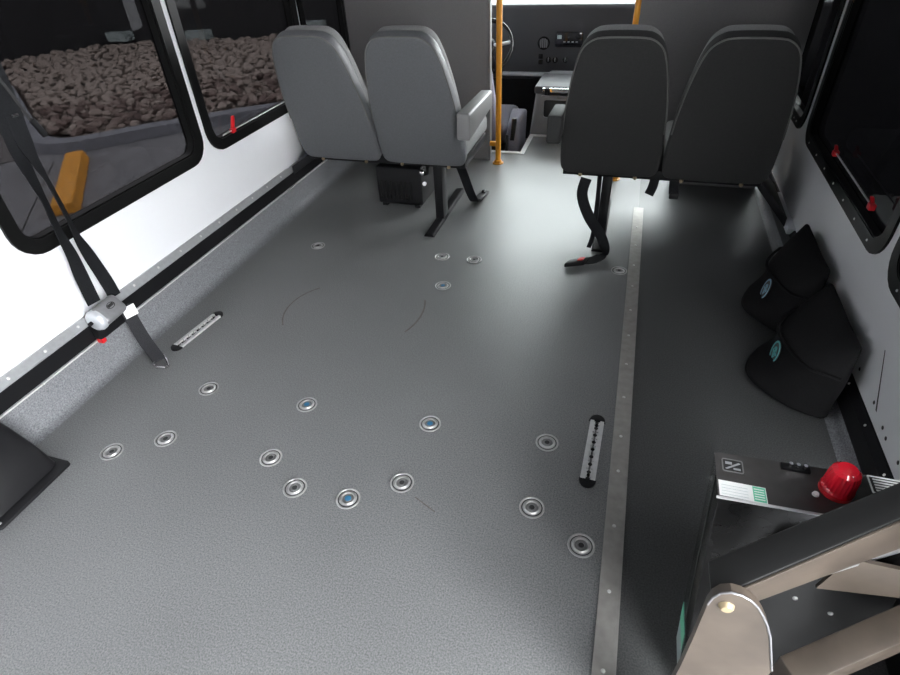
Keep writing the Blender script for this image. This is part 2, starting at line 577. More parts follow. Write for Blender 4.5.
def window(name, x, y0, y1, z0, z1, side, glass, fw=0.044, nscrew=8, label=None):
    """side = -1 for the left wall (outside lies towards -x), +1 for the right wall."""
    o = rrect(y0, z0, y1, z1, 0.095)
    i = rrect(y0 + fw, z0 + fw, y1 - fw, z1 - fw, 0.058)
    g = rrect(y0 + 0.016, z0 + 0.016, y1 - 0.016, z1 - 0.016, 0.085)
    i2 = rrect(y0 + fw + 0.006, z0 + fw + 0.004, y1 - fw - 0.006, z1 - fw - 0.006, 0.052)
    mb = MB()
    mb.ring_frame(o, i, (x - side * 0.0085, 0, 0), (0, 1, 0), (0, 0, 1), 0.008)
    mb.ring_frame(g, i2, (x + (0.03 if side > 0 else -0.03) - 0.028 * 0, 0, 0), (0, 1, 0), (0, 0, 1), -side * 0.036)
    f = struct(mb.build(name, M['frame'], angle=35))
    p = MB().prism(i, (x + side * 0.020, 0, 0), (0, 1, 0), (0, 0, 1), side * 0.004).build('pane', glass, f, smooth=False)
    n = nscrew
    ys = [y0 + 0.12 + (y1 - y0 - 0.24) * k / (n - 1) for k in range(n)]
    xx = x - side * 0.0085 if side > 0 else x + 0.0085 
    xs = x - side * (0.0086)
    screws(f, [(xs, y, z0 + fw * 0.5) for y in ys], (-side, 0, 0), 0.0042, 0.003)
    return f


wins_l = [window('window_%d' % (k + 1), XL, a, b, LZ[0], LZ[1], -1, M['tint'], nscrew=9) for k, (a, b) in enumerate(LWIN)]
wins_r = [window('window_%d' % (k + 4), XR, a, b, RZ[0], RZ[1], 1, M['dark_tint'], nscrew=7) for k, (a, b) in enumerate(RWIN)]


def latch_bar(parent, x, y0, y1, z, side, knobs):
    """Thin release bar with red knobs along the foot of a window."""
    xx = x - side * 0.014
    MB().tube([(xx, y0, z), (xx, y1, z)], 0.0028, 8).build('release_bar', M['alu'], parent)
    for (ky, h) in knobs:
        mb = MB()
        mb.box((xx - 0.010, ky - 0.013, z - 0.012), (xx + 0.010, ky + 0.013, z + 0.008), 0.004)
        mb.hexa([(xx - 0.006, ky - 0.010, z), (xx + 0.006, ky - 0.010, z), (xx + 0.006, ky + 0.008, z), (xx - 0.006, ky + 0.008, z),
                 (xx - 0.005, ky + 0.016, z + h), (xx + 0.005, ky + 0.016, z + h), (xx + 0.005, ky + 0.030, z + h), (xx - 0.005, ky + 0.030, z + h)], 0.002)
        mb.build('latch', M['red'], parent)['label'] = 'red window latch'


latch_bar(wins_l[1], XL, 2.09, 2.72, 0.548, -1, [(2.165, 0.055), (2.70, 0.02)])
latch_bar(wins_r[1], XR, 1.86, 2.34, 0.528, 1, [(1.87, 0.02), (2.335, 0.02)])


# seat track along each side wall: black channel under a grey capping strip
def side_rail(name, x, s, zb, zm, zt, ys):
    mb = MB()
    mb.box((x, 0.28 if s > 0 else YB, zb), (x - s * 0.019, YF - 0.2, zm))
    r = struct(mb.build(name, M['black'], smooth=False))
    pr = [(x, zt), (x - s * 0.006, zt), (x - s * 0.020, zm + 0.006), (x - s * 0.020, zm), (x, zm)]
    mb = MB()
    y0 = 0.28 if s > 0 else YB
    rg = [[mb.bm.verts.new((px, y, pz)) for px, pz in pr] for y in (y0, YF - 0.2)]
    for k in range(5):
        mb.bm.faces.new((rg[0][k], rg[0][(k + 1) % 5], rg[1][(k + 1) % 5], rg[1][k]))
    mb.bm.faces.new(rg[0][::-1]); mb.bm.faces.new(rg[1])
    mb.build('capping', M['rail'] if s < 0 else M['black'], r, smooth=False)
    return r


rl = side_rail('trim_left', XL, -1, 0.142, 0.203, 0.232, None)
MB().box((XL, YB, 0.136), (XL + 0.026, YF - 0.2, 0.1415)).build('edge_strip', M['alu'], rl, smooth=False)
screws(rl, [(XL + 0.0135, 0.55 + 0.135 * k, 0.2205) for k in range(21)], (1, 0, 0.62), 0.0050, 0.003)
screws(rl, [(XL + 0.026, 0.62 + 0.27 * k, 0.139) for k in range(8)], (1, 0, 0.3), 0.004, 0.002)
rr_ = side_rail('trim_right', XR, 1, 0.045, 0.105, 0.132, None)
screws(rr_, [(XR - 0.0135, 1.16 + 0.175 * k, 0.1215) for k in range(10)], (-1, 0, 0.62), 0.004, 0.002)
# screw holes, a scratch and a bare capped end on the right wall
screws(wr_, [(XR - 0.0003, y, z) for y, z in ((1.624, .165), (1.523, .170), (1.377, .172), (1.287, .165), (1.253, .160), (1.164, .168))], (-1, 0, 0), 0.006, 0.001, M['ink'], 'hole')
MB().hexa([(XR, 1.345, .166), (XR - 0.0006, 1.345, .166), (XR - 0.0006, 1.353, .166), (XR, 1.353, .166),
           (XR, 1.452, .296), (XR - 0.0006, 1.452, .296), (XR - 0.0006, 1.456, .296), (XR, 1.456, .296)]).build('scratch', M['ink'], wr_, smooth=False)
MB().box((XR - 0.032, 2.50, 0.112), (XR - 0.0, 2.90, 0.140), 0.003).build('capping_end', M['silver'], rr_)

# aluminium transition strip in the floor
st = tag(MB().hexa([(0.090, -0.5, 0), (0.140, -0.5, 0), (0.140, 2.90, 0), (0.090, 2.90, 0),
                    (0.094, -0.5, 0.004), (0.136, -0.5, 0.004), (0.136, 2.897, 0.004), (0.094, 2.897, 0.004)]).build('floor_strip', M['dull_alu'], smooth=False),
         'long flat aluminium cover strip screwed to the floor from front to back', 'trim strip')
MB().box((0.0905, -0.5, 0.004), (0.097, 2.895, 0.0050)).build('ridge', M['dull_alu'], st, smooth=False)
MB().box((0.133, -0.5, 0.004), (0.1395, 2.895, 0.0050)).build('ridge', M['dull_alu'], st, smooth=False)
screws(st, [(0.113, y, 0.004) for y in (2.665, 2.475, 2.287, 2.11, 1.93, 1.76, 1.59, 1.419, 1.243, 1.107, 0.922, 0.74, 0.56)], (0, 0, 1), 0.0050, 0.0025)

# step edge strip at the cab
struct(MB().box((-1.0, 3.585, -0.004), (-0.655, 3.622, 0.004), 0.001).box((-0.655, 3.585, -0.004), (-0.625, 3.95, 0.004), 0.001).box((-0.655, 3.95, -0.004), (0.1, 3.985, 0.004), 0.001).build('trim_step_edge', M['alu'], smooth=False))
struct(MB().box((-0.628, 3.60, -0.06), (0.1, 3.955, -0.001)).build('floor_aisle_head', M['floor'], smooth=False))

# scuffs left on the floor by wheels
def arc_mesh(mb, pts, w):
    (x1, y1), (x2, y2), (x3, y3) = pts
    d = 2 * (x1 * (y2 - y3) + x2 * (y3 - y1) + x3 * (y1 - y2))
    ux = ((x1 * x1 + y1 * y1) * (y2 - y3) + (x2 * x2 + y2 * y2) * (y3 - y1) + (x3 * x3 + y3 * y3) * (y1 - y2)) / d
    uy = ((x1 * x1 + y1 * y1) * (x3 - x2) + (x2 * x2 + y2 * y2) * (x1 - x3) + (x3 * x3 + y3 * y3) * (x2 - x1)) / d
    r = math.hypot(x1 - ux, y1 - uy)
    a = [math.atan2(p[1] - uy, p[0] - ux) % (2 * PI) for p in pts]
    if abs(a[2] - a[0]) > PI:
        a = [math.atan2(p[1] - uy, p[0] - ux) for p in pts]
    n = 16
    P = [(ux + r * math.cos(a[0] + (a[2] - a[0]) * k / n), uy + r * math.sin(a[0] + (a[2] - a[0]) * k / n), 0.0004) for k in range(n + 1)]
    mb.ribbon(P, [(p[0] - ux, p[1] - uy, 0) for p in P], w, 0.0004, 2)


M['scuff'] = mat('brown_scuff', (0.100, 0.082, 0.078), 0.45, noise=0.3, scale=120)
mb = MB(); arc_mesh(mb, [(-1.214, 1.522), (-1.259, 1.658), (-1.195, 1.808)], 0.006)
mb.build('scuff', M['scuff'], floor, smooth=False)
mb = MB(); arc_mesh(mb, [(-0.712, 1.821), (-0.693, 1.679), (-0.717, 1.592)], 0.007)
mb.build('scuff', M['scuff'], floor, smooth=False)
MB().ribbon([(-0.423, 0.877, 0.0004), (-0.354, 0.845, 0.0004)], (0.4, 0.9, 0), 0.003, 0.0004).build('scuff', M['scuff'], floor, smooth=False)

# ================================================================== OUTSIDE (seen through the tinted windows)
ZG = -0.70
struct(MB().box((-30, -25, ZG - 0.2), (30, 30, ZG)).build('ground', M['asphalt'], smooth=False))
# kerb: curved band between the paving and the rock bed
kp = [(-9.2, 6.75), (-7.4, 5.45), (-6.55, 4.85), (-6.1, 4.75), (-5.80, 4.95), (-5.45, 5.35), (-5.00, 5.80), (-4.2, 6.5), (-1.5, 8.6)]
mb = MB()
mb.ribbon([(x, y, ZG + 0.055) for x, y in kp], [(0.55, -0.8, 0)] * 3 + [(0.2, -0.95, 0), (0.6, -0.8, 0)] + [(0.72, -0.68, 0)] * 4, 0.20, 0.13, 5)
struct(mb.build('trim_kerb', M['kerb'], angle=30))
struct(MB().prism([(-6.35, 4.42), (-7.5, 5.3), (-9.3, 6.6), (-9.9, 6.1), (-7.0, 3.7)], (0, 0, ZG + 0.001), (1, 0, 0), (0, 1, 0), 0.01).build('floor_walkway', M['walk'], smooth=False))
struct(MB().box((-7.2, 0.2, ZG), (-4.0, 0.215, ZG + 0.002)).hexa([(-4.70, 2.95, ZG), (-4.685, 2.95, ZG), (-5.9, 4.45, ZG), (-5.915, 4.45, ZG), (-4.70, 2.95, ZG + .002), (-4.685, 2.95, ZG + .002), (-5.9, 4.45, ZG + .002), (-5.915, 4.45, ZG + .002)]).build('trim_paving_joint', M['ink'], smooth=False))
soil_poly = [(-9.2, 6.85), (-7.4, 5.55), (-6.55, 4.95), (-6.1, 4.85), (-5.80, 5.05), (-5.45, 5.45), (-5.00, 5.9), (-4.2, 6.6), (-1.5, 8.7), (-1.5, 15), (-14, 15), (-14, 9.5)]
struct(MB().prism(soil_poly, (0, 0, ZG), (1, 0, 0), (0, 1, 0), 0.03).build('ground_rock_bed', M['soil'], smooth=False))


def rock_mesh(k):
    bm = bmesh.new()
    bmesh.ops.create_icosphere(bm, subdivisions=2, radius=1.0)
    rnd = random.Random(k)
    ax = [Vector((rnd.uniform(-1, 1), rnd.uniform(-1, 1), rnd.uniform(-1, 1))).normalized() for _ in range(7)]
    cut = [rnd.uniform(0.5, 0.85) for _ in range(7)]
    for v in bm.verts:
        for a, c in zip(ax, cut):
            d = v.co.dot(a)
            if d > c:
                v.co -= a * (d - c) * 0.85
        v.co *= rnd.uniform(0.95, 1.05)
    sc = Vector((rnd.uniform(0.9, 1.3), rnd.uniform(0.7, 1.0), rnd.uniform(0.5, 0.75)))
    for v in bm.verts:
        v.co = Vector((v.co.x * sc.x, v.co.y * sc.y, v.co.z * sc.z))
    me = bpy.data.meshes.new('rock')
    bm.to_mesh(me); bm.free()
    me.materials.append(M['rock'])
    me.polygons.foreach_set('use_smooth', [True] * len(me.polygons))
    me.set_sharp_from_angle(angle=math.radians(28))
    return me


ROCKS = [rock_mesh(k) for k in range(6)]


def inside(x, y, poly):
    c = False
    n = len(poly)
    for i in range(n):
        x1, y1 = poly[i]; x2, y2 = poly[(i + 1) % n]
        if (y1 > y) != (y2 > y) and x < (x2 - x1) * (y - y1) / (y2 - y1) + x1:
            c = not c
    return c


rnd = random.Random(3)
spots = []
bedpoly = [(x, y + 0.10) for x, y in soil_poly]
for lay in range(2):
    y = 4.6
    while y < 12.2:
        x = -13.0
        step = 0.135
        while x < -1.6:
            px, py = x + rnd.uniform(-.05, .05), y + rnd.uniform(-.05, .05)
            if inside(px, py, bedpoly) and 1.05 < py / -px * 1.0 + 0.45 < 2.6 and (py - 9.75) < 0.297 * (px + 10.3) and (py - 5.1) < 1.75 * (px + 13.0) - 0.3:
                spots.append((px, py, lay))
            x += step
        y += step
# seen through the left windows only when the sight line clears their sill
def seen(px, py, pz):
    k = XL / px
    return k * py < 2.95 and k * py > 0.9 and 1.30 + k * (pz - 1.30) > 0.50
spots = [s for s in spots if seen(s[0], s[1], ZG + 0.1)]
spots.sort(key=lambda s: s[0] ** 2 + s[1] ** 2)
top = [s for s in spots if s[2] == 1]
near_ids = set(id(s) for s in top[:300])
mb_rest = MB()
for s in spots:
    px, py, lay = s
    me = rnd.choice(ROCKS)
    sz = rnd.uniform(0.042, 0.088)
    rot = Matrix.Rotation(rnd.uniform(0, 2 * PI), 4, 'Z') @ Matrix.Rotation(rnd.uniform(-.5, .5), 4, 'X') @ Matrix.Rotation(rnd.uniform(-.4, .4), 4, 'Y')
    mw = Matrix.Translation((px, py, ZG + 0.05 + lay * 0.075 + rnd.uniform(-.01, .02))) @ rot @ Matrix.Scale(sz, 4)
    if id(s) in near_ids:
        o = bpy.data.objects.new('rock', me)
        o.matrix_world = mw
        COL.objects.link(o)
        tag(o, 'reddish brown landscaping rock in the bed beyond the grey kerb outside', 'rock', 'rocks in the bed outside the left windows')
    else:
        t = bmesh.new()
        t.from_mesh(me)
        mb_rest._merge(t, mw)
rest = mb_rest.build('gravel_bed', M['rock'], angle=28)
tag(rest, 'farther mass of reddish brown landscaping rocks outside the left windows', 'rocks', kind='stuff')

# yellow wheel stop
d = Vector((-0.66, 0.75, 0)).normalized()
tag(MB().prism([(-0.12, 0), (0.12, 0), (0.085, 0.10), (-0.085, 0.10)], (-4.635, 3.375, ZG), (0.75, 0.66, 0), (0, 0, 1), -1.55, 0.015).build('wheel_stop', M['stop'], smooth=False),
    'yellow painted concrete wheel stop on the paving outside the rear left window', 'wheel stop')
fw = struct(MB().hexa([(-13.2, 5.2, ZG), (-13.0, 5.1, ZG), (-10.2, 10.0, ZG), (-10.4, 10.2, ZG), (-13.2, 5.2, 3), (-13.0, 5.1, 3), (-10.2, 10.0, 3), (-10.4, 10.2, 3)]).hexa([(-10.4, 10.2, ZG), (-10.2, 10.0, ZG), (-1.5, 12.6, ZG), (-1.6, 12.8, ZG), (-10.4, 10.2, 3), (-10.2, 10.0, 3), (-1.5, 12.6, 3), (-1.6, 12.8, 3)]).build('wall_far_building', M['far'], smooth=False))
for px_, py_, z_ in ((-9.9, 9.98, -0.42), (-8.4, 10.44, -0.46), (-6.2, 11.1, -0.40)):
    MB().box((px_ - 0.22, py_ - 0.10, z_ - 0.10), (px_ + 0.22, py_ + 0.16, z_ + 0.05)).build('light_gap', M['pale'], fw, smooth=False)  # pale boxes standing in for light gaps low beyond the rocks

# ================================================================== SEATS
LEAN = math.radians(20)


def backrest_outline(h=0.635):
    # half outline from bottom centre, right side
    half = [(0.165, 0.0), (0.200, 0.012), (0.214, 0.05), (0.211, 0.17), (0.200, 0.34), (0.180, 0.47), (0.160, 0.555), (0.142, 0.597), (0.115, 0.622), (0.080, h)]
    p = half + [(-x, y) for x, y in reversed(half)]
    for _ in range(2):      # corner cutting
        q = []
        for i in range(len(p)):
            (ax, ay), (bx, by) = p[i], p[(i + 1) % len(p)]
            q += [(ax * .75 + bx * .25, ay * .75 + by * .25), (ax * .25 + bx * .75, ay * .25 + by * .75)]
        p = q
    return p


def make_seat(xs, y0, z0, label, aisle, seatmat, arm_x, leg_x, arm_len, armmat):
    """Two-place bench; xs are the two centre lines, aisle is the sign towards the aisle."""
    xm = sum(xs) / 2
    root = empty('passenger_seat', (xm, y0, 0.0), label, 'seat', 'double seats facing the front')
    up = Vector((0, -math.sin(LEAN), math.cos(LEAN)))
    fwd = Vector((0, math.cos(LEAN), math.sin(LEAN)))
    for x in xs:
        b = MB().prism(backrest_outline(), (x, y0, z0), (1, 0, 0), up, -0.055, 0.014, 3)
        bk = b.build('backrest', seatmat, root, angle=50)
        # padded front
        ins = [(px * 0.94, 0.02 + py * 0.955) for px, py in backrest_outline()]
        MB().prism(ins, Vector((x, y0, z0)) + fwd * 0.05, (1, 0, 0), up, -0.065, 0.028, 4).build('cushion', M['seat_side'], bk, angle=60)
        o = [q for q in backrest_outline() if q[1] > 0.2]
        o.sort(key=lambda q: math.atan2(q[1] - 0.2, q[0]))
        MB().tube([Vector((x, y0, z0)) + Vector((px * 0.985, 0, 0)) + up * py * 0.995 + fwd * 0.004 for px, py in o], 0.0035, 8).build('piping', M['piping'], bk)
        MB().box((x - 0.205, y0 + 0.03, z0 + 0.03), (x + 0.205, y0 + 0.47, z0 + 0.125), 0.03, 4).build('seat', M['seat_side'], root)
    MB().box((min(xs) - 0.20, y0 + 0.02, z0 - 0.012), (max(xs) + 0.20, y0 + 0.44, z0 + 0.03), 0.004).build('seat_frame', M['black'], root)
    # armrest on the aisle side
    a = arm_x
    ar = MB().hexa([(a - 0.030, y0 - 0.165, z0 + 0.185), (a + 0.030, y0 - 0.165, z0 + 0.185), (a + 0.030, y0 + arm_len, z0 + 0.215), (a - 0.030, y0 + arm_len, z0 + 0.215),
                    (a - 0.030, y0 - 0.165, z0 + 0.300), (a + 0.030, y0 - 0.165, z0 + 0.300), (a + 0.030, y0 + arm_len, z0 + 0.290), (a - 0.030, y0 + arm_len, z0 + 0.290)], 0.010, 3)
    ar.build('armrest', armmat, root)
    # T-shaped floor pedestal on the aisle side
    MB().box((leg_x - 0.022, y0 + 0.045, 0.012), (leg_x + 0.022, y0 + 0.125, z0 - 0.01), 0.004).hexa(
        [(leg_x - 0.028, y0 - 0.14, 0.0006), (leg_x + 0.028, y0 - 0.14, 0.0006), (leg_x + 0.028, y0 + 0.43, 0.0006), (leg_x - 0.028, y0 + 0.43, 0.0006),
         (leg_x - 0.020, y0 - 0.14, 0.014), (leg_x + 0.020, y0 - 0.14, 0.014), (leg_x + 0.020, y0 + 0.43, 0.022), (leg_x - 0.020, y0 + 0.43, 0.022)], 0.002).build('leg', M['black'], root)
    # wall bracket on the other side
    xw = XL if aisle > 0 else XR
    xa = min(xs) - 0.19 if aisle > 0 else max(xs) + 0.19
    zt = 0.20 if aisle > 0 else 0.12
    MB().hexa([(xa, y0 + 0.03, z0 - 0.02), (xa, y0 + 0.40, z0 - 0.02), (xw - (0.034 if aisle < 0 else -0.034), y0 + 0.40, zt), (xw - (0.034 if aisle < 0 else -0.034), y0 + 0.03, zt),
               (xa, y0 + 0.03, z0 + 0.02), (xa, y0 + 0.40, z0 + 0.02), (xw - (0.034 if aisle < 0 else -0.034), y0 + 0.40, zt + 0.045), (xw - (0.034 if aisle < 0 else -0.034), y0 + 0.03, zt + 0.045)], 0.003).build('wall_bracket', M['black'], root)
    # bolts under the backs
    screws(root, [(x + dx, y0 + 0.012, z0 - 0.004) for x in xs for dx in (-0.12, 0.12)], (0, -1, 0), 0.009, 0.01, M['bolt'], 'bolt')
    return root


seatL = make_seat((-1.352, -0.920), 2.50, 0.31, 'grey two-place passenger seat beside the white wall under the rock-bed view', 1, M['seat_grey'], -0.672, -0.872, 0.26, M['arm'])
seatR = make_seat((-0.058, 0.378), 2.52, 0.31, 'dark two-place passenger seat across the aisle, beside the dark windows', -1, M['seat_dark'], -0.290, -0.055, 0.05, M['seat_dark'])

# belts hanging under the seats
bl = MB().ribbon([(-0.775, 2.60, 0.30), (-0.765, 2.66, 0.20), (-0.752, 2.72, 0.09), (-0.740, 2.77, 0.022), (-0.733, 2.83, 0.012)], [(1, 0.1, 0)] * 5, 0.048, 0.003).build('seat_belt', M['webbing'], seatL)
MB().hexa([(-0.762, 2.80, 0.004), (-0.716, 2.80, 0.004), (-0.700, 2.93, 0.004), (-0.742, 2.93, 0.004), (-0.762, 2.80, 0.024), (-0.716, 2.80, 0.024), (-0.700, 2.93, 0.020), (-0.742, 2.93, 0.020)], 0.005).build('buckle', M['black_plastic'], bl)
MB().box((-0.735, 2.885, 0.021), (-0.712, 2.915, 0.030), 0.003).build('release_button', M['black_gloss'], bl)

br = MB().ribbon([(-0.145, 2.48, 0.31), (-0.155, 2.46, 0.24), (-0.115, 2.42, 0.16), (-0.045, 2.38, 0.08), (-0.02, 2.33, 0.03), (-0.06, 2.28, 0.016), (-0.115, 2.25, 0.016)],
                 [(1, 0.1, 0.2), (1, 0.1, 0.1), (0.9, 0.2, 0.4), (0.8, 0.5, 0.2), (0.4, 0.9, 0.15), (-0.25, 1, 0.1), (-0.35, 1, 0)], 0.048, 0.003).build('seat_belt', M['webbing'], seatR)
MB().hexa([(-0.185, 2.200, 0.004), (-0.165, 2.245, 0.004), (-0.085, 2.285, 0.004), (-0.100, 2.235, 0.004), (-0.185, 2.200, 0.026), (-0.165, 2.245, 0.026), (-0.085, 2.285, 0.026), (-0.100, 2.235, 0.026)], 0.005).build('buckle', M['black_plastic'], br)
MB().hexa([(-0.132, 2.238, 0.025), (-0.122, 2.262, 0.025), (-0.100, 2.270, 0.025), (-0.108, 2.246, 0.025), (-0.132, 2.238, 0.030), (-0.122, 2.262, 0.030), (-0.100, 2.270, 0.030), (-0.108, 2.246, 0.030)]).build('release_button', M['red'], br, smooth=False)['label'] = 'red buckle button'
MB().ribbon([(-0.09, 2.54, 0.30), (-0.085, 2.50, 0.18), (-0.085, 2.44, 0.06), (-0.095, 2.38, 0.02)], (1, 0, 0.1), 0.02, 0.003).build('seat_belt', M['webbing'], seatR)
b2 = MB().ribbon([(0.150, 2.56, 0.32), (0.145, 2.54, 0.27), (0.133, 2.52, 0.238)], (1, 0.1, 0), 0.040, 0.006).build('seat_belt', M['webbing'], seatR)
b3 = MB().ribbon([(0.232, 2.56, 0.32), (0.235, 2.56, 0.27), (0.240, 2.555, 0.235)], (1, 0, 0), 0.040, 0.006).build('seat_belt', M['webbing'], seatR)
MB().box((0.222, 2.54, 0.215), (0.262, 2.57, 0.24), 0.004).build('buckle', M['black_plastic'], b3)

# ================================================================== HEATER under the left seat
ht = empty('floor_heater', (-1.13, 2.78, 0), 'black boxy heater on the floor under the grey left seat', 'heater')
MB().box((-1.262, 2.66, 0.018), (-1.005, 2.92, 0.225), 0.012, 3).build('casing', M['black_plastic'], ht)
for k in range(7):
    MB().box((-1.240 + 0.028 * k, 2.652, 0.05), (-1.226 + 0.028 * k, 2.662, 0.15), 0.002).build('vent_slat', M['black_gloss'], ht)
for x in (-1.23, -1.04):
    MB().box((x - 0.015, 2.67, 0.0006), (x + 0.015, 2.90, 0.018), 0.002).build('foot', M['black'], ht)
MB().tube([(-1.005, 2.70, 0.19), (-0.985, 2.69, 0.19), (-0.965, 2.66, 0.21), (-0.955, 2.64, 0.25)], 0.010, 10).build('hose', M['black_rubber'], ht)
MB().lathe([(0, 0), (0.015, 0), (0.015, 0.02), (0.010, 0.024), (0, 0.024)], (-0.992, 2.66, 0.21), (0.3, -1, 0.2), 16).build('clamp', M['chrome'], ht)
MB().lathe([(0, 0), (0.011, 0), (0.011, 0.016), (0, 0.016)], (-0.978, 2.64, 0.16), (0.3, -1, 0.2), 16).build('clamp', M['chrome'], ht)

# ================================================================== FLOOR ANCHORS
anchors = [
    (-1.398, 0.794, 0, 'closest of all to the black moulded cover'),
    (-1.267, 0.883, 0, 'second closest to the black moulded cover'),
    (-1.276, 1.120, 0, 'nearest to the chrome strap hook by the left skirting'),
    (-0.898, 1.133, 1, 'with blue centre, below the left scuff arc'),
    (-0.895, 0.899, 0, 'third closest to the black moulded cover, right of the strap hook'),
    (-0.768, 0.818, 0, 'just left of the bright-blue anchor nearest the viewer'),
    (-0.603, 0.823, 1, 'with bright blue centre, the nearest blue one'),
    (-0.475, 0.913, 0, 'beside the thin scratch in the middle of the floor'),
    (-0.469, 1.152, 1, 'with blue centre, below the right scuff arc'),
    (-0.099, 1.165, 0, 'level with the short track by the long strip'),
    (-0.103, 0.925, 0, 'second nearest of three along the long strip'),
    (0.037, 0.845, 0, 'nearest to the viewer, right beside the long strip'),
    (-0.749, 2.183, 0, 'left one of the pair behind the grey seat pedestal'),
    (-0.595, 2.188, 0, 'right one of the pair behind the grey seat pedestal'),
    (-0.670, 1.942, 1, 'with blue centre, just behind the pair by the pedestal'),
    (-1.385, 2.158, 0, 'standing alone behind the grey seat near the left wall'),
    (0.053, 2.230, 0, 'by the long strip under the red-buttoned belt buckle'),
]


def make_anchor():
    root = empty('floor_anchor', (0, 0, 0), 'round steel floor anchor', 'floor anchor', 'steel wheelchair tie-down anchors in the floor')
    MB().lathe([(0.0345, 0.0006), (0.0345, 0.0030), (0.0325, 0.0040), (0.0305, 0.0034), (0.0290, 0.0014), (0.0225, 0.0014), (0.0212, 0.0052), (0.0196, 0.0066), (0.0178, 0.0060), (0.0166, 0.0022), (0.0166, 0.0010)], seg=40).build('flange', M['steel'], root)
    MB().lathe([(0.0286, 0.0019), (0.0272, 0.0021), (0.0258, 0.0019)], seg=40).build('groove', M['dark_hole'], root)
    MB().lathe([(0.0164, 0.0016), (0.0120, 0.0012), (0.0105, 0.0030), (0.0085, 0.0030), (0.0070, 0.0014), (0, 0.0012)], seg=28).build('socket', M['socket_steel'], root)
    MB().lathe([(0.0072, 0.0034), (0.004, 0.0036), (0, 0.0036)], seg=20).build('pin_hole', M['dark_hole'], root)
    return root


def copy_tree(o, parent=None):
    c = o.copy()
    COL.objects.link(c)
    if parent is not None:
        c.parent = parent
    for ch in list(o.children):
        copy_tree(ch, c)
    return c


proto = make_anchor()
roots = [proto] + [copy_tree(proto) for _ in anchors[1:]]
for r, (x, y, blue, txt) in zip(roots, anchors):
    r.location = (x, y, 0)
    r.rotation_euler = (0, 0, random.uniform(0, 6))
    r['label'] = 'round steel floor anchor ' + txt
    if blue:
        for c in r.children:
            if c.name.startswith('pin_hole'):
                c.data = c.data.copy()
                c.data.materials.clear()
                c.data.materials.append(M['blue'])
                c.scale = (1.25, 1.25, 1.0)
                c['label'] = 'blue socket centre'


# ================================================================== SHORT LOGISTIC TRACKS
def make_track(x0, y0, x1, y1, label):
    c = Vector(((x0 + x1) / 2, (y0 + y1) / 2, 0))
    d = Vector((x1 - x0, y1 - y0, 0))
    L = d.length
    root = empty('floor_track', c, label, 'track', 'short floor tracks')
    u = d.normalized(); v = Vector((-u.y, u.x, 0))
    w = 0.021
    for s in (-1, 1):
        o = c + u * s * (L / 2 - 0.028)
        pts = [(0, -w * 1.15)] + [(0.028 * math.cos(a), w * 1.15 * math.sin(a)) for a in [(-PI / 2 + PI * k / 10) for k in range(1, 10)]] + [(0, w * 1.15)]
        MB().prism([(p[0] * s, p[1] * s) for p in pts], o + Vector((0, 0, 0.0008)), u, v, 0.008, 0.002, 2).build('end_cap', M['black_plastic'], root)
    h = L / 2 - 0.027
    mb = MB().prism([(-h, -w), (h, -w), (h, -w + 0.012), (-h, -w + 0.012)], c + Vector((0, 0, 0.0008)), u, v, 0.008)
    mb.prism([(-h, w - 0.012), (h, w - 0.012), (h, w), (-h, w)], c + Vector((0, 0, 0.0008)), u, v, 0.008)
    mb.prism([(-h, -w), (h, -w), (h, w), (-h, w)], c + Vector((0, 0, 0.0008)), u, v, 0.003)
    n = 8
    for k in range(n):
        t = -h + (k + 0.5) * 2 * h / n
        for s in (-1, 1):
            mb.prism([(t - 0.004, s * (w - 0.0125) - 0.004), (t + 0.004, s * (w - 0.0125) - 0.004), (t + 0.004, s * (w - 0.0125) + 0.004), (t - 0.004, s * (w - 0.0125) + 0.004)], c + Vector((0, 0, 0.003)), u, v, 0.0058)
    mb.build('rail', M['alu'], root, smooth=False)
    mb = MB()
    for k in range(n + 1):
        t = -h + k * 2 * h / n
        t = max(-h + 0.006, min(h - 0.006, t))
        q = c + u * t
        mb.lathe([(0.0062, 0.0039), (0, 0.0039)], (q.x, q.y, 0), (0, 0, 1), 12)
    mb.prism([(-h, -0.0028), (h, -0.0028), (h, 0.0028), (-h, 0.0028)], c + Vector((0, 0, 0.0032)), u, v, 0.0006)
    mb.build('slot', M['dark_hole'], root, smooth=False)
    screws(root, [c + u * t + Vector((0, 0, 0.004)) for t in (-h * 0.85, 0.0, h * 0.85)], (0, 0, 1), 0.006, 0.003, M['black_gloss'])
    return root


make_track(-1.546, 1.270, -1.515, 1.540, 'short slotted aluminium track with black ends beside the left wall skirting')
make_track(0.031, 1.026, 0.040, 1.314, 'short slotted aluminium track with black ends beside the long floor strip')

# ================================================================== SHOULDER BELT on the left wall
sb = empty('shoulder_belt', (-1.66, 1.19, 0.20), 'wheelchair shoulder belt with grey metal retractor clamped on the left wall rail', 'safety belt')
RX = Vector((0, 1, 0.06)).normalized()
RC = Vector((-1.660, 1.185, 0.232))
dirm = frame_mtx(RC, RX, (0.75, -0.1, 0.55))
MB().box((-0.052, -0.040, -0.026), (0.052, 0.034, 0.030), 0.016, 4, dirm).build('retractor', M['retractor'], sb)
MB().lathe([(0, 0.016), (0.020, 0.016), (0.033, 0.010), (0.039, 0.0), (0.039, -0.012), (0, -0.012)], RC - RX * 0.056 + Vector((0, 0, -0.004)), -RX, 28).build('end_cap', M['silver'], sb)
pl = MB().lathe([(0.011, 0.0), (0.011, 0.0012), (0.009, 0.0012), (0.009, 0.0)], (0, 0, 0), (0, 0, 1), 28)
o = pl.build('emblem', M['ink'])
o.matrix_world = dirm @ Matrix.Translation((0.008, 0.004, 0.030)) @ Matrix.Scale(1.5, 4, (1, 0, 0))
par(o, sb)
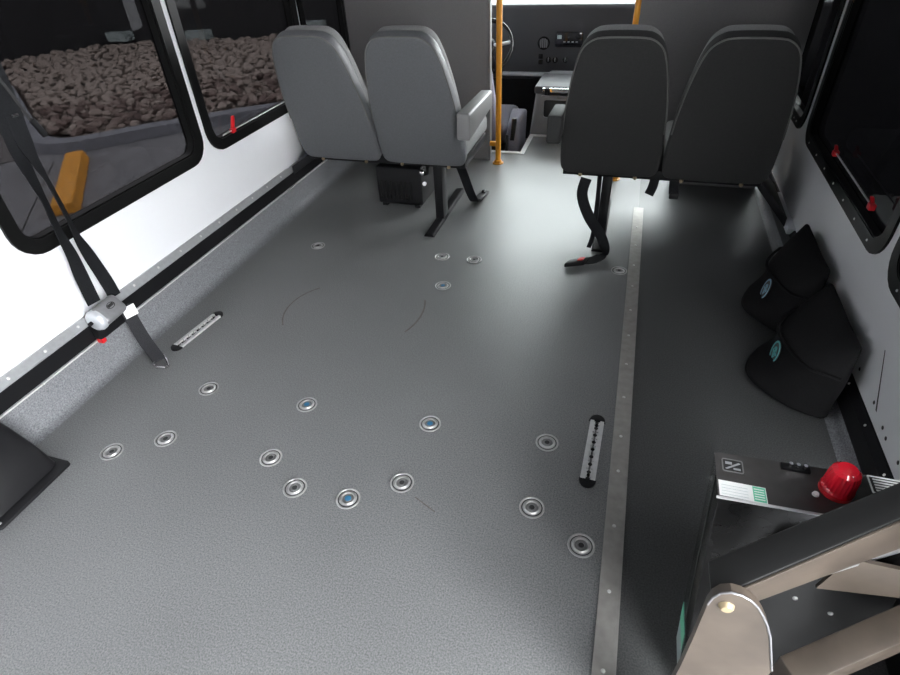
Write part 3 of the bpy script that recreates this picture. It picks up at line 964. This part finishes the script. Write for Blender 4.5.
MB().box((-0.004, -0.003, 0.030), (0.02, 0.007, 0.0312), 0.0, 2, dirm @ Matrix.Translation((0, 0.003, 0))).build('emblem', M['ink'], sb)
MB().tube([RC - RX * 0.07 + Vector((0, 0, 0.0)), RC - RX * 0.084], 0.007, 10).build('knob', M['black'], sb)
MB().box((-1.690, 1.118, 0.132), (-1.664, 1.136, 0.150), 0.003).build('release_tab', M['red'], sb)['label'] = 'orange red release tab'
MB().box((-1.694, 1.12, 0.145), (-1.665, 1.25, 0.20), 0.004).build('mounting_bracket', M['black'], sb)
# two runs of webbing up to the anchor above the window
UP = [(-1.672, 1.163, 0.275), (-1.680, 1.172, 0.377), (-1.682, 1.178, 0.451), (-1.682, 1.175, 0.54), (-1.682, 1.180, 0.65), (-1.683, 1.178, 0.76), (-1.684, 1.185, 0.84), (-1.688, 1.212, 0.978), (-1.700, 1.225, 1.28)]
MB().ribbon(UP, [(0.1, 1, 0), (0.1, 1, 0), (-0.2, 1, 0), (-0.50, 0.88, 0), (-0.58, 0.82, 0), (-0.2, 1, 0), (0.3, 1, 0), (0.3, 1, 0), (0, 1, 0)], 0.047, 0.0025).build('webbing', M['webbing'], sb)
UP2 = [(-1.672, 1.246, 0.250), (-1.678, 1.246, 0.312), (-1.678, 1.231, 0.422), (-1.678, 1.221, 0.493), (-1.677, 1.221, 0.56), (-1.676, 1.216, 0.69), (-1.676, 1.208, 0.76), (-1.678, 1.208, 0.83), (-1.683, 1.226, 0.976), (-1.695, 1.235, 1.28)]
MB().ribbon(UP2, [(0.1, 1, 0), (0.1, 1, 0), (-0.1, 1, 0), (-0.48, 0.88, 0), (-0.64, 0.78, 0), (-0.66, 0.76, 0), (-0.4, 0.9, 0), (0.2, 1, 0), (0.3, 1, 0), (0, 1, 0)], 0.047, 0.0025).build('webbing', M['webbing'], sb)
MB().box((-1.708, 1.17, 1.27), (-1.680, 1.26, 1.335), 0.006).build('upper_anchor', M['black_plastic'], sb)
MB().tube([(-1.676, 1.205, 0.885), (-1.672, 1.222, 0.885)], 0.006, 10).build('stud', M['chrome'], sb)
MB().ribbon([(-1.690, 1.215, 1.04), (-1.676, 1.235, 0.94), (-1.674, 1.252, 0.865), (-1.672, 1.270, 0.815)], [(0.3, 1, 0)] * 4, 0.008, 0.004).build('release_cord', M['black_rubber'], sb)
MB().hexa([(-1.678, 1.248, 0.858), (-1.666, 1.248, 0.858), (-1.666, 1.262, 0.864), (-1.678, 1.262, 0.864), (-1.678, 1.266, 0.806), (-1.666, 1.266, 0.806), (-1.666, 1.282, 0.814), (-1.678, 1.282, 0.814)], 0.002).build('cord_grip', M['black_plastic'], sb)
# lower tail with label and hook lying on the floor
TA, TB = Vector((-1.662, 1.255, 0.205)), Vector((-1.545, 1.200, 0.012))
MB().ribbon([TA, Vector((-1.650, 1.250, 0.16)), Vector((-1.615, 1.233, 0.075)), TB], [(0.25, 1, 0.1)] * 4, 0.046, 0.004).build('lower_webbing', M['grey_webbing'], sb)
lb = MB().ribbon([Vector((-1.650, 1.256, 0.203)), Vector((-1.641, 1.252, 0.163))], [(0.25, 1, 0.1)] * 2, 0.047, 0.0012, 2).build('sewn_label', M['label'], sb)
hk = MB().tube([TB + Vector(p) for p in ((-0.006, 0.028, 0.000), (0.018, 0.014, -0.006), (0.046, -0.012, -0.006), (0.043, -0.024, -0.006), (0.006, -0.032, -0.004), (-0.012, -0.022, 0.0), (-0.006, 0.028, 0.0))], 0.0052, 10)
hk.build('hook', M['chrome'], sb)

# ================================================================== BLACK MOULDED COVER, lower left
cv = empty('moulded_cover', (-1.6, 0.62, 0), 'black moulded plastic cover with flared foot against the left skirting', 'cover')
bm = bmesh.new()
def ringy(pts): return [bm.verts.new(p) for p in pts]
secs = [  # (y0, y1, x0, x1, z)
    (0.480, 0.725, -1.664, -1.486, 0.0006),
    (0.480, 0.725, -1.664, -1.488, 0.008),
    (0.490, 0.712, -1.666, -1.516, 0.012),
    (0.494, 0.708, -1.672, -1.524, 0.050),
    (0.498, 0.706, -1.678, -1.548, 0.095),
    (0.503, 0.706, -1.684, -1.595, 0.142),
    (0.510, 0.708, -1.688, -1.645, 0.178)]
rings = []
for (ya, yb, xa, xb, z) in secs:
    r = min(0.03, (yb - ya) * 0.2)
    pts = [(x, y, z) for x, y in rrect(xa, ya, xb, yb, 0.012 if z < 0.012 else 0.028, 4)]
    rings.append(ringy(pts))
for a, b in zip(rings[:-1], rings[1:]):
    for k in range(len(a)):
        bm.faces.new((a[k], a[(k + 1) % len(a)], b[(k + 1) % len(b)], b[k]))
bm.faces.new(rings[-1]); bm.faces.new(rings[0][::-1])
mb = MB(); mb.bm.free(); mb.bm = bm
mb.build('shell', M['black_plastic'], cv, angle=35)
screws(cv, [(-1.502, 0.495, 0.010), (-1.656, 0.7185, 0.008)], (0, 0, 1), 0.005, 0.003, M['steel'])

# ================================================================== STORAGE BAGS on the right wall
def make_bag(y0, y1, x0, ztop, label, emblem_mat, tilt):
    root = empty('storage_bag', (0.64, (y0 + y1) / 2, 0), label, 'bag', 'black tie-down bags along the right wall')
    t = bmesh.new()
    nu, nv = 12, 10
    def P(u, v, s):  # u along y, v up, s=0 wall side / 1 room side
        y = y0 + (y1 - y0) * u
        z = 0.006 + (ztop - 0.006) * v
        bul = (math.sin(PI * min(1, u * 1.0)) ** 0.45) * (1 - v) ** 0.55 * (0.9 + 0.1 * math.cos(v * 9))
        back = XR - 0.036 - 0.012 * (1 - v)
        xx = back - s * ((back - x0) * bul + 0.012)
        xx += 0.006 * math.sin(u * 11 + v * 7) * s
        return (xx, y + tilt * v + 0.008 * math.sin(v * 8 + u * 3), z - 0.02 * s * v * math.sin(PI * u))
    gr = {}
    for s in (0, 1):
        for i in range(nu + 1):
            for j in range(nv + 1):
                gr[s, i, j] = t.verts.new(P(i / nu, j / nv, s))
    for s in (0, 1):
        for i in range(nu):
            for j in range(nv):
                t.faces.new((gr[s, i, j], gr[s, i + 1, j], gr[s, i + 1, j + 1], gr[s, i, j + 1]))
    for j in range(nv):
        for i in (0, nu):
            t.faces.new((gr[0, i, j], gr[1, i, j], gr[1, i, j + 1], gr[0, i, j + 1]))
    for i in range(nu):
        for j in (0, nv):
            t.faces.new((gr[0, i, j], gr[1, i, j], gr[1, i + 1, j], gr[0, i + 1, j]))
    m = MB(); m.bm.free(); m.bm = t
    body = subsurf(m.build('pouch', M['bag'], root, angle=180), 1)
    # flap seam
    pts = [Vector(P(k / 12, 0.62, 1.04)) + Vector((-0.004, 0, 0)) for k in range(13)]
    MB().tube(pts, 0.005, 8).build('flap_edge', M['bag'], root)
    return root, P


bag1, P1 = make_bag(1.86, 2.25, 0.525, 0.285, 'black cloth bag with pale blue oval emblem, farther one by the right wall', None, 0.02)
bag2, P2 = make_bag(1.45, 1.83, 0.495, 0.275, 'black cloth bag with teal oval emblem, nearer one by the right wall', None, 0.02)


def oval_emblem(root, P, u, v, col):
    a = Vector(P(u, v, 1.0)); du = (Vector(P(u + .04, v, 1.0)) - a).normalized(); dv = (Vector(P(u, v + .04, 1.0)) - a).normalized()
    n = du.cross(dv).normalized()
    if n.x > 0: n = -n
    mx = frame_mtx(a + n * 0.010, -du, n)
    e = bpy.data.objects.new('emblem', None)
    ring = MB().lathe([(0.026, 0), (0.026, 0.0015), (0.0215, 0.0015), (0.0215, 0.0)], seg=32)
    ring.lathe([(0.0125, 0.0012), (0.0095, 0.0012)], seg=24)
    o = ring.build('emblem', col)
    o.matrix_world = mx @ Matrix.Diagonal((1.1, 1.6, 1, 1))
    par(o, root)
    MB().lathe([(0.026, -0.006), (0.026, 0.0004), (0, 0.0004)], seg=32)
    c = MB().lathe([(0.0255, -0.004), (0.0255, 0.0005), (0, 0.0005)], seg=32).build('emblem_patch', M['ink'])
    c.matrix_world = mx @ Matrix.Diagonal((1.1, 1.6, 1, 1))
    par(c, root)
    s = MB().box((-0.014, -0.004, 0.0005), (0.014, 0.002, 0.0016)).box((-0.003, -0.017, 0.0005), (0.003, 0.015, 0.0016)).box((-0.010, 0.006, 0.0005), (0.002, 0.010, 0.0016)).build('emblem_mark', col, smooth=False)
    s.matrix_world = mx @ Matrix.Diagonal((1.25, 1.35, 1, 1))
    par(s, root)


oval_emblem(bag1, P1, 0.42, 0.40, M['pale_blue'])
oval_emblem(bag2, P2, 0.50, 0.40, M['teal'])

# ================================================================== WHEELCHAIR LIFT, folded in the side doorway
lift = empty('wheelchair_lift', (0.45, 0.55, 0), 'folded black wheelchair lift with red beacon in the side doorway', 'wheelchair lift')
# pump housing
TZ = 0.60
T = [(0.203, 0.586, TZ), (0.478, 0.594, TZ), (0.478, 0.684, TZ), (0.204, 0.674, TZ)]
Bq = [(0.258, 0.560, 0.02), (0.520, 0.568, 0.02), (0.520, 0.672, 0.02), (0.258, 0.664, 0.02)]
ph = MB().hexa([Bq[0], Bq[1], Bq[2], Bq[3], T[0], T[1], T[2], T[3]], 0.003).build('pump_housing', M['black_gloss'], lift)
MB().hexa([(0.2005, 0.583, TZ + .0005), (0.480, 0.591, TZ + .0005), (0.480, 0.594, TZ + .0005), (0.2005, 0.586, TZ + .0005), (0.2005, 0.583, TZ + .0035), (0.480, 0.591, TZ + .0035), (0.480, 0.594, TZ + .0035), (0.2005, 0.586, TZ + .0035)]).build('lid_edge', M['alu'], ph, smooth=False)
UX = (0.2748, 0.0080, 0)
# stickers on the lid
def lid_patch(name, x0, y0, x1, y1, material, z=0.0006, parent=ph):
    return MB().box((x0, y0, TZ + 0.0002), (x1, y1, TZ + z), 0, 2, None).build(name, material, parent, smooth=False)
wl0 = lid_patch('warning_sticker', 0.2055, 0.5900, 0.2700, 0.6190, M['label'])
lid_patch('green_panel', 0.2520, 0.5910, 0.2690, 0.6180, M['green'], 0.0009, wl0)
for k in range(5):
    lid_patch('print_line', 0.2535, 0.5945 + 0.0045 * k, 0.2670, 0.5958 + 0.0045 * k, M['label'], 0.0012, wl0)
for k in range(4):
    lid_patch('print_line', 0.2090, 0.5940 + 0.0055 * k, 0.2450, 0.5944 + 0.0055 * k, M['pale'], 0.0009, wl0)
bs = lid_patch('badge', 0.2130, 0.6380, 0.2435, 0.6640, M['ink'])
MB().ring_frame(rrect(0.2130, 0.6380, 0.2435, 0.6640, 0.003, 2), rrect(0.2148, 0.6398, 0.2417, 0.6622, 0.002, 2), (0, 0, TZ + 0.0006), (1, 0, 0), (0, 1, 0), 0.0006).build('badge_border', M['arm'], ph, smooth=False)
MB().hexa([(0.2170, 0.6440, TZ + .0006), (0.2200, 0.6430, TZ + .0006), (0.2400, 0.6570, TZ + .0006), (0.2370, 0.6585, TZ + .0006), (0.2170, 0.6440, TZ + .0011), (0.2200, 0.6430, TZ + .0011), (0.2400, 0.6570, TZ + .0011), (0.2370, 0.6585, TZ + .0011)]).box((0.2180, 0.6530, TZ + .0006), (0.2275, 0.6580, TZ + .0011)).box((0.2290, 0.6435, TZ + .0006), (0.2390, 0.6470, TZ + .0011)).build('badge_mark', M['grey_ink'], ph, smooth=False)
ns = lid_patch('notice_sticker', 0.415, 0.6480, 0.472, 0.6820, M['ink'])
MB().ring_frame(rrect(0.415, 0.6480, 0.472, 0.6820, 0.002, 2), rrect(0.4175, 0.6505, 0.4695, 0.6795, 0.001, 2), (0, 0, TZ + 0.0006), (1, 0, 0), (0, 1, 0), 0.0006).build('sticker_border', M['label'], ns, smooth=False)
for k in range(5):
    MB().box((0.4215, 0.6535 + 0.0052 * k, TZ + .0006), (0.466 - 0.006 * (k % 2), 0.6562 + 0.0052 * k, TZ + .0011)).build('print_line', M['label'], ns, smooth=False)
# toggle switch block on the lid
tg = MB().box((0.297, 0.662, TZ), (0.337, 0.674, TZ + 0.005), 0.001).build('switch_plate', M['black'], ph)
for x in (0.308, 0.318, 0.328):
    MB().tube([(x, 0.667, TZ + 0.004), (x, 0.666, TZ + 0.014)], 0.0028, 8).build('toggle', M['chrome'], ph)
MB().lathe([(0, 0.005), (0.004, 0.004), (0.005, 0)], (0.337, 0.625, TZ), (0, 0, 1), 14).build('rivet', M['label'], ph)
# beacon
bc = MB().lathe([(0.0228, 0.0005), (0.0228, 0.006), (0.0215, 0.007)], (0.366, 0.640, TZ), (0, 0, 1), 32).build('beacon_base', M['red'], ph)
prof = [(0.0225, 0.006), (0.0225, 0.010), (0.0212, 0.014), (0.0205, 0.036), (0.0185, 0.044), (0.013, 0.049), (0.0, 0.051)]
mbn = MB().lathe(prof, (0.366, 0.640, TZ), (0, 0, 1), 48)
for v in mbn.bm.verts:
    h = v.co.z - TZ
    if 0.012 < h < 0.045:
        dx, dy = v.co.x - 0.366, v.co.y - 0.640
        k = round(math.atan2(dy, dx) / (2 * PI / 48))
        if k % 2:
            v.co.x = 0.366 + dx * 0.95; v.co.y = 0.640 + dy * 0.95
mbn.build('beacon', M['lens'], ph, angle=20)['label'] = 'red beacon lens'
# green sticker low on the housing's left side
def side_pt(t, s):  # t along depth 0..1, s from bottom 0..1
    b = Vector(Bq[0]).lerp(Vector(Bq[3]), t); a = Vector(T[0]).lerp(Vector(T[3]), t)
    return b.lerp(a, s) + Vector((-0.0012, 0, 0))
def side_patch(name, t0, s0, t1, s1, material, off=0.0):
    ps = [side_pt(t0, s0), side_pt(t1, s0), side_pt(t1, s1), side_pt(t0, s1)]
    q = [p + Vector((-off, 0, 0)) for p in ps]
    r = [p + Vector((0.0010, 0, 0)) for p in q]
    return MB().hexa(r + q).build(name, material, ph, smooth=False)
side_patch('side_sticker', 0.25, 0.03, 0.92, 0.27, M['pale'])
side_patch('side_sticker_print', 0.25, 0.17, 0.92, 0.27, M['green'], 0.0006)
MB().hexa([p + Vector((0, 0, 0.0001)) for p in map(Vector, T)] + [p + Vector((0, 0, 0.0004)) for p in map(Vector, T)]).build('lid', M['lid'], ph, smooth=False)
side_patch('side_seam', 0.45, 0.30, 0.55, 0.985, M['dark_hole'])
MB().box((0.672, 0.16, 0.01), (0.712, 1.005, 1.60), 0.006).build('blocking_platform', M['black'], lift)  # lift platform sized tall and long to block doorway light
# arm: rectangular tube rising towards the doorway, with an added near-side plate coloured as its brown reflection
aT0, aT1 = Vector((0.182, 0.474, 0.605)), Vector((0.435, 0.615, 0.700))
aM0, aM1 = Vector((0.183, 0.423, 0.600)), Vector((0.419, 0.557, 0.695))
aB0, aB1 = Vector((0.200, 0.434, 0.548)), Vector((0.440, 0.570, 0.610))
aC0, aC1 = aT0 + (aB0 - aM0), aT1 + (aB1 - aM1)
arm = MB().hexa([aB0, aC0, aT0, aM0, aB1, aC1, aT1, aM1], 0.003).build('lift_arm', M['black_satin'], lift)
dn = (aM1 - aM0).cross(aB0 - aM0).normalized()
if dn.y > 0: dn = -dn
k0, k1 = 0.02, 1.0
q = [aM0.lerp(aM1, 0.0) + (aB0 - aM0) * 0.06, aM0.lerp(aM1, k1) + (aB1 - aM1) * 0.03, aB0.lerp(aB1, k1), aB0.lerp(aB1, 0.0)]
MB().hexa([p + dn * 0.0006 for p in q] + [p + dn * 0.0036 for p in q], 0.0006).build('arm_reflection_plate', M['lift_reflect'], arm, smooth=False)
# slanted link just under the arm
l0, l1 = Vector((0.335, 0.522, 0.548)), Vector((0.500, 0.618, 0.585))
MB().hexa([l0 + Vector((0, 0, -0.003)), l0 + Vector((0, .02, -0.003)), l0 + Vector((0, .02, 0.006)), l0 + Vector((0, 0, 0.006)),
           l1 + Vector((0, 0, -0.030)), l1 + Vector((0, .02, -0.030)), l1 + Vector((0, .02, 0.010)), l1 + Vector((0, 0, 0.010))], 0.001).build('link', M['rail'], lift)
# rounded pivot plate at the arm's foot
pp = [(0.176, 0.06), (0.182, 0.425), (0.181, 0.517), (0.179, 0.600), (0.181, 0.617), (0.187, 0.631), (0.197, 0.638), (0.209, 0.637), (0.220, 0.631), (0.231, 0.620), (0.241, 0.604), (0.251, 0.585), (0.261, 0.560), (0.285, 0.480), (0.300, 0.06)]
pv = MB().prism([(x, z) for x, z in pp], (0, 0.415, 0), (1, 0, 0), (0, 0, 1), -0.012).build('pivot_plate', M['lift_reflect'], lift, angle=35)
MB().tube([(x, 0.4145, z) for x, z in pp[3:14]], 0.0014, 8).build('plate_edge', M['retractor'], pv)
MB().lathe([(0, 0.006), (0.0060, 0.0055), (0.0085, 0.003), (0.0095, 0)], (0.199, 0.415, 0.606), (0, -1, 0), 20).build('pivot_bolt', M['bolt'], pv)
# bracket, rivets and a lug in front of the housing
lg = MB().prism(rrect(0.300, 0.470, 0.352, 0.560, 0.02, 5), (0, 0.556, 0), (1, 0, 0), (0, 0, 1), -0.010).build('lug', M['black_satin'], lift)
MB().tube([(0.312, 0.546, 0.558), (0.330, 0.546, 0.556), (0.345, 0.546, 0.546), (0.350, 0.546, 0.530)], 0.0018, 8).build('lug_edge', M['silver'], lg)
br_ = MB().prism([(0.365, 0.475), (0.478, 0.500), (0.506, 0.560), (0.380, 0.560)], (0, 0.556, 0), (1, 0, 0), (0, 0, 1), -0.006).build('bracket', M['lift_reflect'], lift, smooth=False)
MB().tube([(0.478, 0.549, 0.500), (0.506, 0.549, 0.560)], 0.0014, 8).build('bracket_edge', M['silver'], br_)
screws(lift, [(0.348, 0.556, 0.438), (0.402, 0.556, 0.420), (0.460, 0.556, 0.436)], (0, -1, 0), 0.004, 0.003, M['steel'], 'rivet')
# lower arm in the tan reflection colour
c0, c1 = Vector((0.330, 0.420, 0.395)), Vector((0.560, 0.560, 0.470))
la = MB().hexa([c0, c0 + Vector((-.02, .035, 0)), c0 + Vector((-.02, .035, .05)), c0 + Vector((0, 0, .05)), c1, c1 + Vector((-.02, .035, 0)), c1 + Vector((-.02, .035, .05)), c1 + Vector((0, 0, .05))], 0.002).build('lower_arm', M['lift_reflect'], lift)

# ================================================================== GRAB POLES, PARTITION, CAB
def pole(x, y, label):
    root = empty('grab_pole', (x, y, 0), label, 'pole', 'yellow grab poles')
    MB().lathe([(0.0, 0.0006), (0.034, 0.0006), (0.034, 0.005), (0.026, 0.008), (0.020, 0.022), (0.0165, 0.024)], (x, y, 0), (0, 0, 1), 24).build('base_flange', M['yellow'], root)
    MB().tube([(x, y, 0.006), (x, y, ZC - 0.004)], 0.0165, 18).build('post', M['yellow'], root)
    screws(root, [(x + 0.026 * math.cos(a), y + 0.026 * math.sin(a), 0.006) for a in (0.5, 2.1, 3.7, 5.3)], (0, 0, 1), 0.004, 0.003, M['steel'])
    return root


pole(-0.756, 3.407, 'yellow vertical grab pole beside the grey partition and the aisle')
pole(-0.034, 3.273, 'yellow grab pole whose foot shows under the dark right seat')

pt = empty('driver_partition', (-1.27, 3.46, 0), 'tall warm grey partition panel behind the driver', 'partition')
MB().box((XL + 0.02, 3.445, 0.0008), (-0.825, 3.475, ZC - 0.004), 0.004).build('panel', M['grey_panel'], pt)
MB().box((-0.832, 3.440, 0.0008), (-0.815, 3.480, ZC - 0.004), 0.003).build('edge_trim', M['arm'], pt)
MB().box((-0.815, 3.42, 0.10), (-0.770, 3.45, 0.125), 0.004).build('clamp', M['yellow'], pt)
mp = empty('modesty_panel', (0.36, 3.33, 0), 'dark grey modesty panel in front of the dark right seat', 'panel')
MB().box((-0.03, 3.262, 0.28), (0.745, 3.285, 1.15), 0.006).box((0.27, 3.262, 0.0008), (0.715, 3.285, 0.285), 0.003).build('panel', M['grey_panel'], mp)

# driver's seat
ds = empty('driver_seat', (-1.02, 4.0, -0.30), 'pale grey driver seat in front of the partition', 'seat')
MB().box((-1.28, 3.85, -0.05), (-0.80, 4.38, 0.10), 0.05, 4).build('seat', M['cushion'], ds)
MB().hexa([(-1.27, 3.68, 0.02), (-0.815, 3.68, 0.02), (-0.815, 3.83, 0.02), (-1.27, 3.83, 0.02), (-1.22, 3.52, 0.72), (-0.87, 3.52, 0.72), (-0.87, 3.62, 0.72), (-1.22, 3.62, 0.72)], 0.05, 4).build('backrest', M['cushion'], ds)
MB().box((-1.24, 3.75, -0.30), (-0.84, 4.30, -0.05), 0.01).build('base', M['black_plastic'], ds)
MB().hexa([(-0.80, 3.70, -0.20), (-0.70, 3.72, -0.20), (-0.68, 3.95, -0.20), (-0.79, 3.95, -0.20), (-0.77, 3.76, 0.14), (-0.70, 3.78, 0.14), (-0.665, 3.92, 0.20), (-0.78, 3.92, 0.20)], 0.02, 3).build('side_cover', M['cushion'], ds)
MB().hexa([(-0.735, 3.655, 0.06), (-0.705, 3.655, 0.06), (-0.705, 3.68, 0.06), (-0.735, 3.68, 0.06), (-0.722, 3.66, 0.20), (-0.692, 3.66, 0.20), (-0.692, 3.685, 0.20), (-0.722, 3.685, 0.20)], 0.005).build('buckle', M['black_plastic'], ds)
MB().tube([(-0.75, 3.65, 0.10), (-0.75, 3.645, 0.02), (-0.745, 3.645, -0.08)], 0.010, 8).build('buckle_stalk', M['black_rubber'], ds)

# dashboard
db = empty('dashboard', (-0.5, 4.7, 0.3), 'charcoal dashboard with round vent, radio and switches at the front', 'dashboard')
MB().hexa([(-1.68, 4.66, 0.20), (0.70, 4.66, 0.20), (0.70, 5.39, 0.20), (-1.68, 5.39, 0.20), (-1.68, 4.58, 0.72), (0.70, 4.58, 0.72), (0.70, 5.39, 0.76), (-1.68, 5.39, 0.76)], 0.03, 3).build('body', M['dash'], db)
MB().box((-1.68, 4.80, -0.30), (-0.72, 5.39, 0.22)).build('kick_panel', M['black_plastic'], db)
dz = lambda z: 4.66 - (z - 0.20) / 0.52 * 0.08 - 0.004
MB().box((-1.0, dz(0.26) - 0.02, 0.235), (0.1, dz(0.26) + 0.02, 0.262), 0.005).build('lower_trim', M['rail'], db)
nv = (0, -1, -0.15)
vb = MB().lathe([(0.045, 0.0), (0.045, 0.012), (0.036, 0.012), (0.036, 0.0)], (-0.685, dz(0.47), 0.47), nv, 28).build('vent_ring', M['black_gloss'], db)
for k in (-0.022, -0.008, 0.008, 0.022):
    MB().box((-0.685 + k - 0.003, dz(0.47) - 0.011, 0.44), (-0.685 + k + 0.003, dz(0.47) - 0.002, 0.50)).build('vent_vane', M['dash_grey'], db, smooth=False)
MB().box((-0.60, dz(0.50) - 0.014, 0.445), (-0.40, dz(0.50) + 0.02, 0.545), 0.006).build('radio', M['screen'], db)
MB().box((-0.585, dz(0.50) - 0.018, 0.500), (-0.555, dz(0.50) - 0.012, 0.525), 0.003).build('radio_knob', M['pale'], db)
for k in range(4):
    MB().box((-0.54 + 0.03 * k, dz(0.5) - 0.0165, 0.478), (-0.525 + 0.03 * k, dz(0.5) - 0.012, 0.484)).build('radio_button', M['grey_ink'], db, smooth=False)
for z in (0.335, 0.375):
    MB().box((-0.722, dz(z) - 0.008, z - 0.016), (-0.690, dz(z) + 0.01, z + 0.016), 0.003).build('rocker_switch', M['black_gloss'], db)
for x in (-0.645, -0.595, -0.52):
    MB().lathe([(0.021, 0.0), (0.021, 0.006), (0.012, 0.010), (0.010, 0.020), (0, 0.020)], (x, dz(0.352), 0.352), nv, 20).build('dial', M['black_gloss'], db)
    MB().box((x - 0.002, dz(0.352) - 0.026, 0.345), (x + 0.002, dz(0.352) - 0.018, 0.372)).build('dial_mark', M['grey_ink'], db, smooth=False)

# steering wheel
sw = empty('steering_wheel', (-1.06, 4.40, 0.52), 'dark steering wheel with bright rim highlight ahead of the driver seat', 'steering wheel')
wc = Vector((-1.05, 4.28, 0.50)); wnrm = Vector((0, -0.80, 0.60)).normalized()
wu = Vector((1, 0, 0)); wv = wnrm.cross(wu).normalized()
MB().tube([wc + (wu * math.cos(a) + wv * math.sin(a)) * 0.19 for a in [2 * PI * k / 40 for k in range(41)]], 0.014, 12, False).build('rim', M['black_gloss'], sw)
MB().lathe([(0.075, -0.03), (0.075, 0.0), (0.06, 0.015), (0, 0.02)], wc, wnrm, 28).build('hub', M['black_plastic'], sw)
for a in (0.2, PI - 0.2, 1.5 * PI):
    MB().tube([wc, wc + (wu * math.cos(a) + wv * math.sin(a)) * 0.185], 0.012, 10).build('spoke', M['silver'], sw)
MB().tube([wc - wnrm * 0.02, wc - wnrm * 0.36], 0.035, 16).build('column', M['black_plastic'], sw)

# engine cover
ec = empty('engine_cover', (-0.5, 4.2, -0.30), 'grey engine cover with tray and black cubby between the front seats', 'engine cover')
MB().hexa([(-0.70, 4.02, -0.30), (0.02, 4.02, -0.30), (0.02, 4.56, -0.30), (-0.70, 4.56, -0.30), (-0.625, 3.96, 0.30), (-0.06, 3.96, 0.30), (-0.06, 4.56, 0.30), (-0.625, 4.56, 0.30)], 0.03, 4).build('shell', M['dash_grey'], ec)
MB().box((-0.63, 3.93, 0.285), (-0.06, 4.30, 0.335), 0.012, 3).build('tray', M['dash'], ec)
MB().box((-0.575, 3.915, 0.300), (-0.10, 3.935, 0.328), 0.005).build('tray_trim', M['chrome'], ec)
MB().box((-0.560, 3.905, 0.285), (-0.525, 3.93, 0.330), 0.008).build('cup_clip', M['black_plastic'], ec)
MB().box((-0.565, 3.935, 0.135), (-0.22, 4.0, 0.250), 0.012, 3).build('cubby', M['dark_hole'], ec)
MB().ring_frame(rrect(-0.585, 0.115, -0.20, 0.280, 0.02, 4), rrect(-0.562, 0.138, -0.222, 0.250, 0.016, 4), (0, 3.928, 0), (1, 0, 0), (0, 0, 1), -0.03).build('cubby_surround', M['dash_grey'], ec)
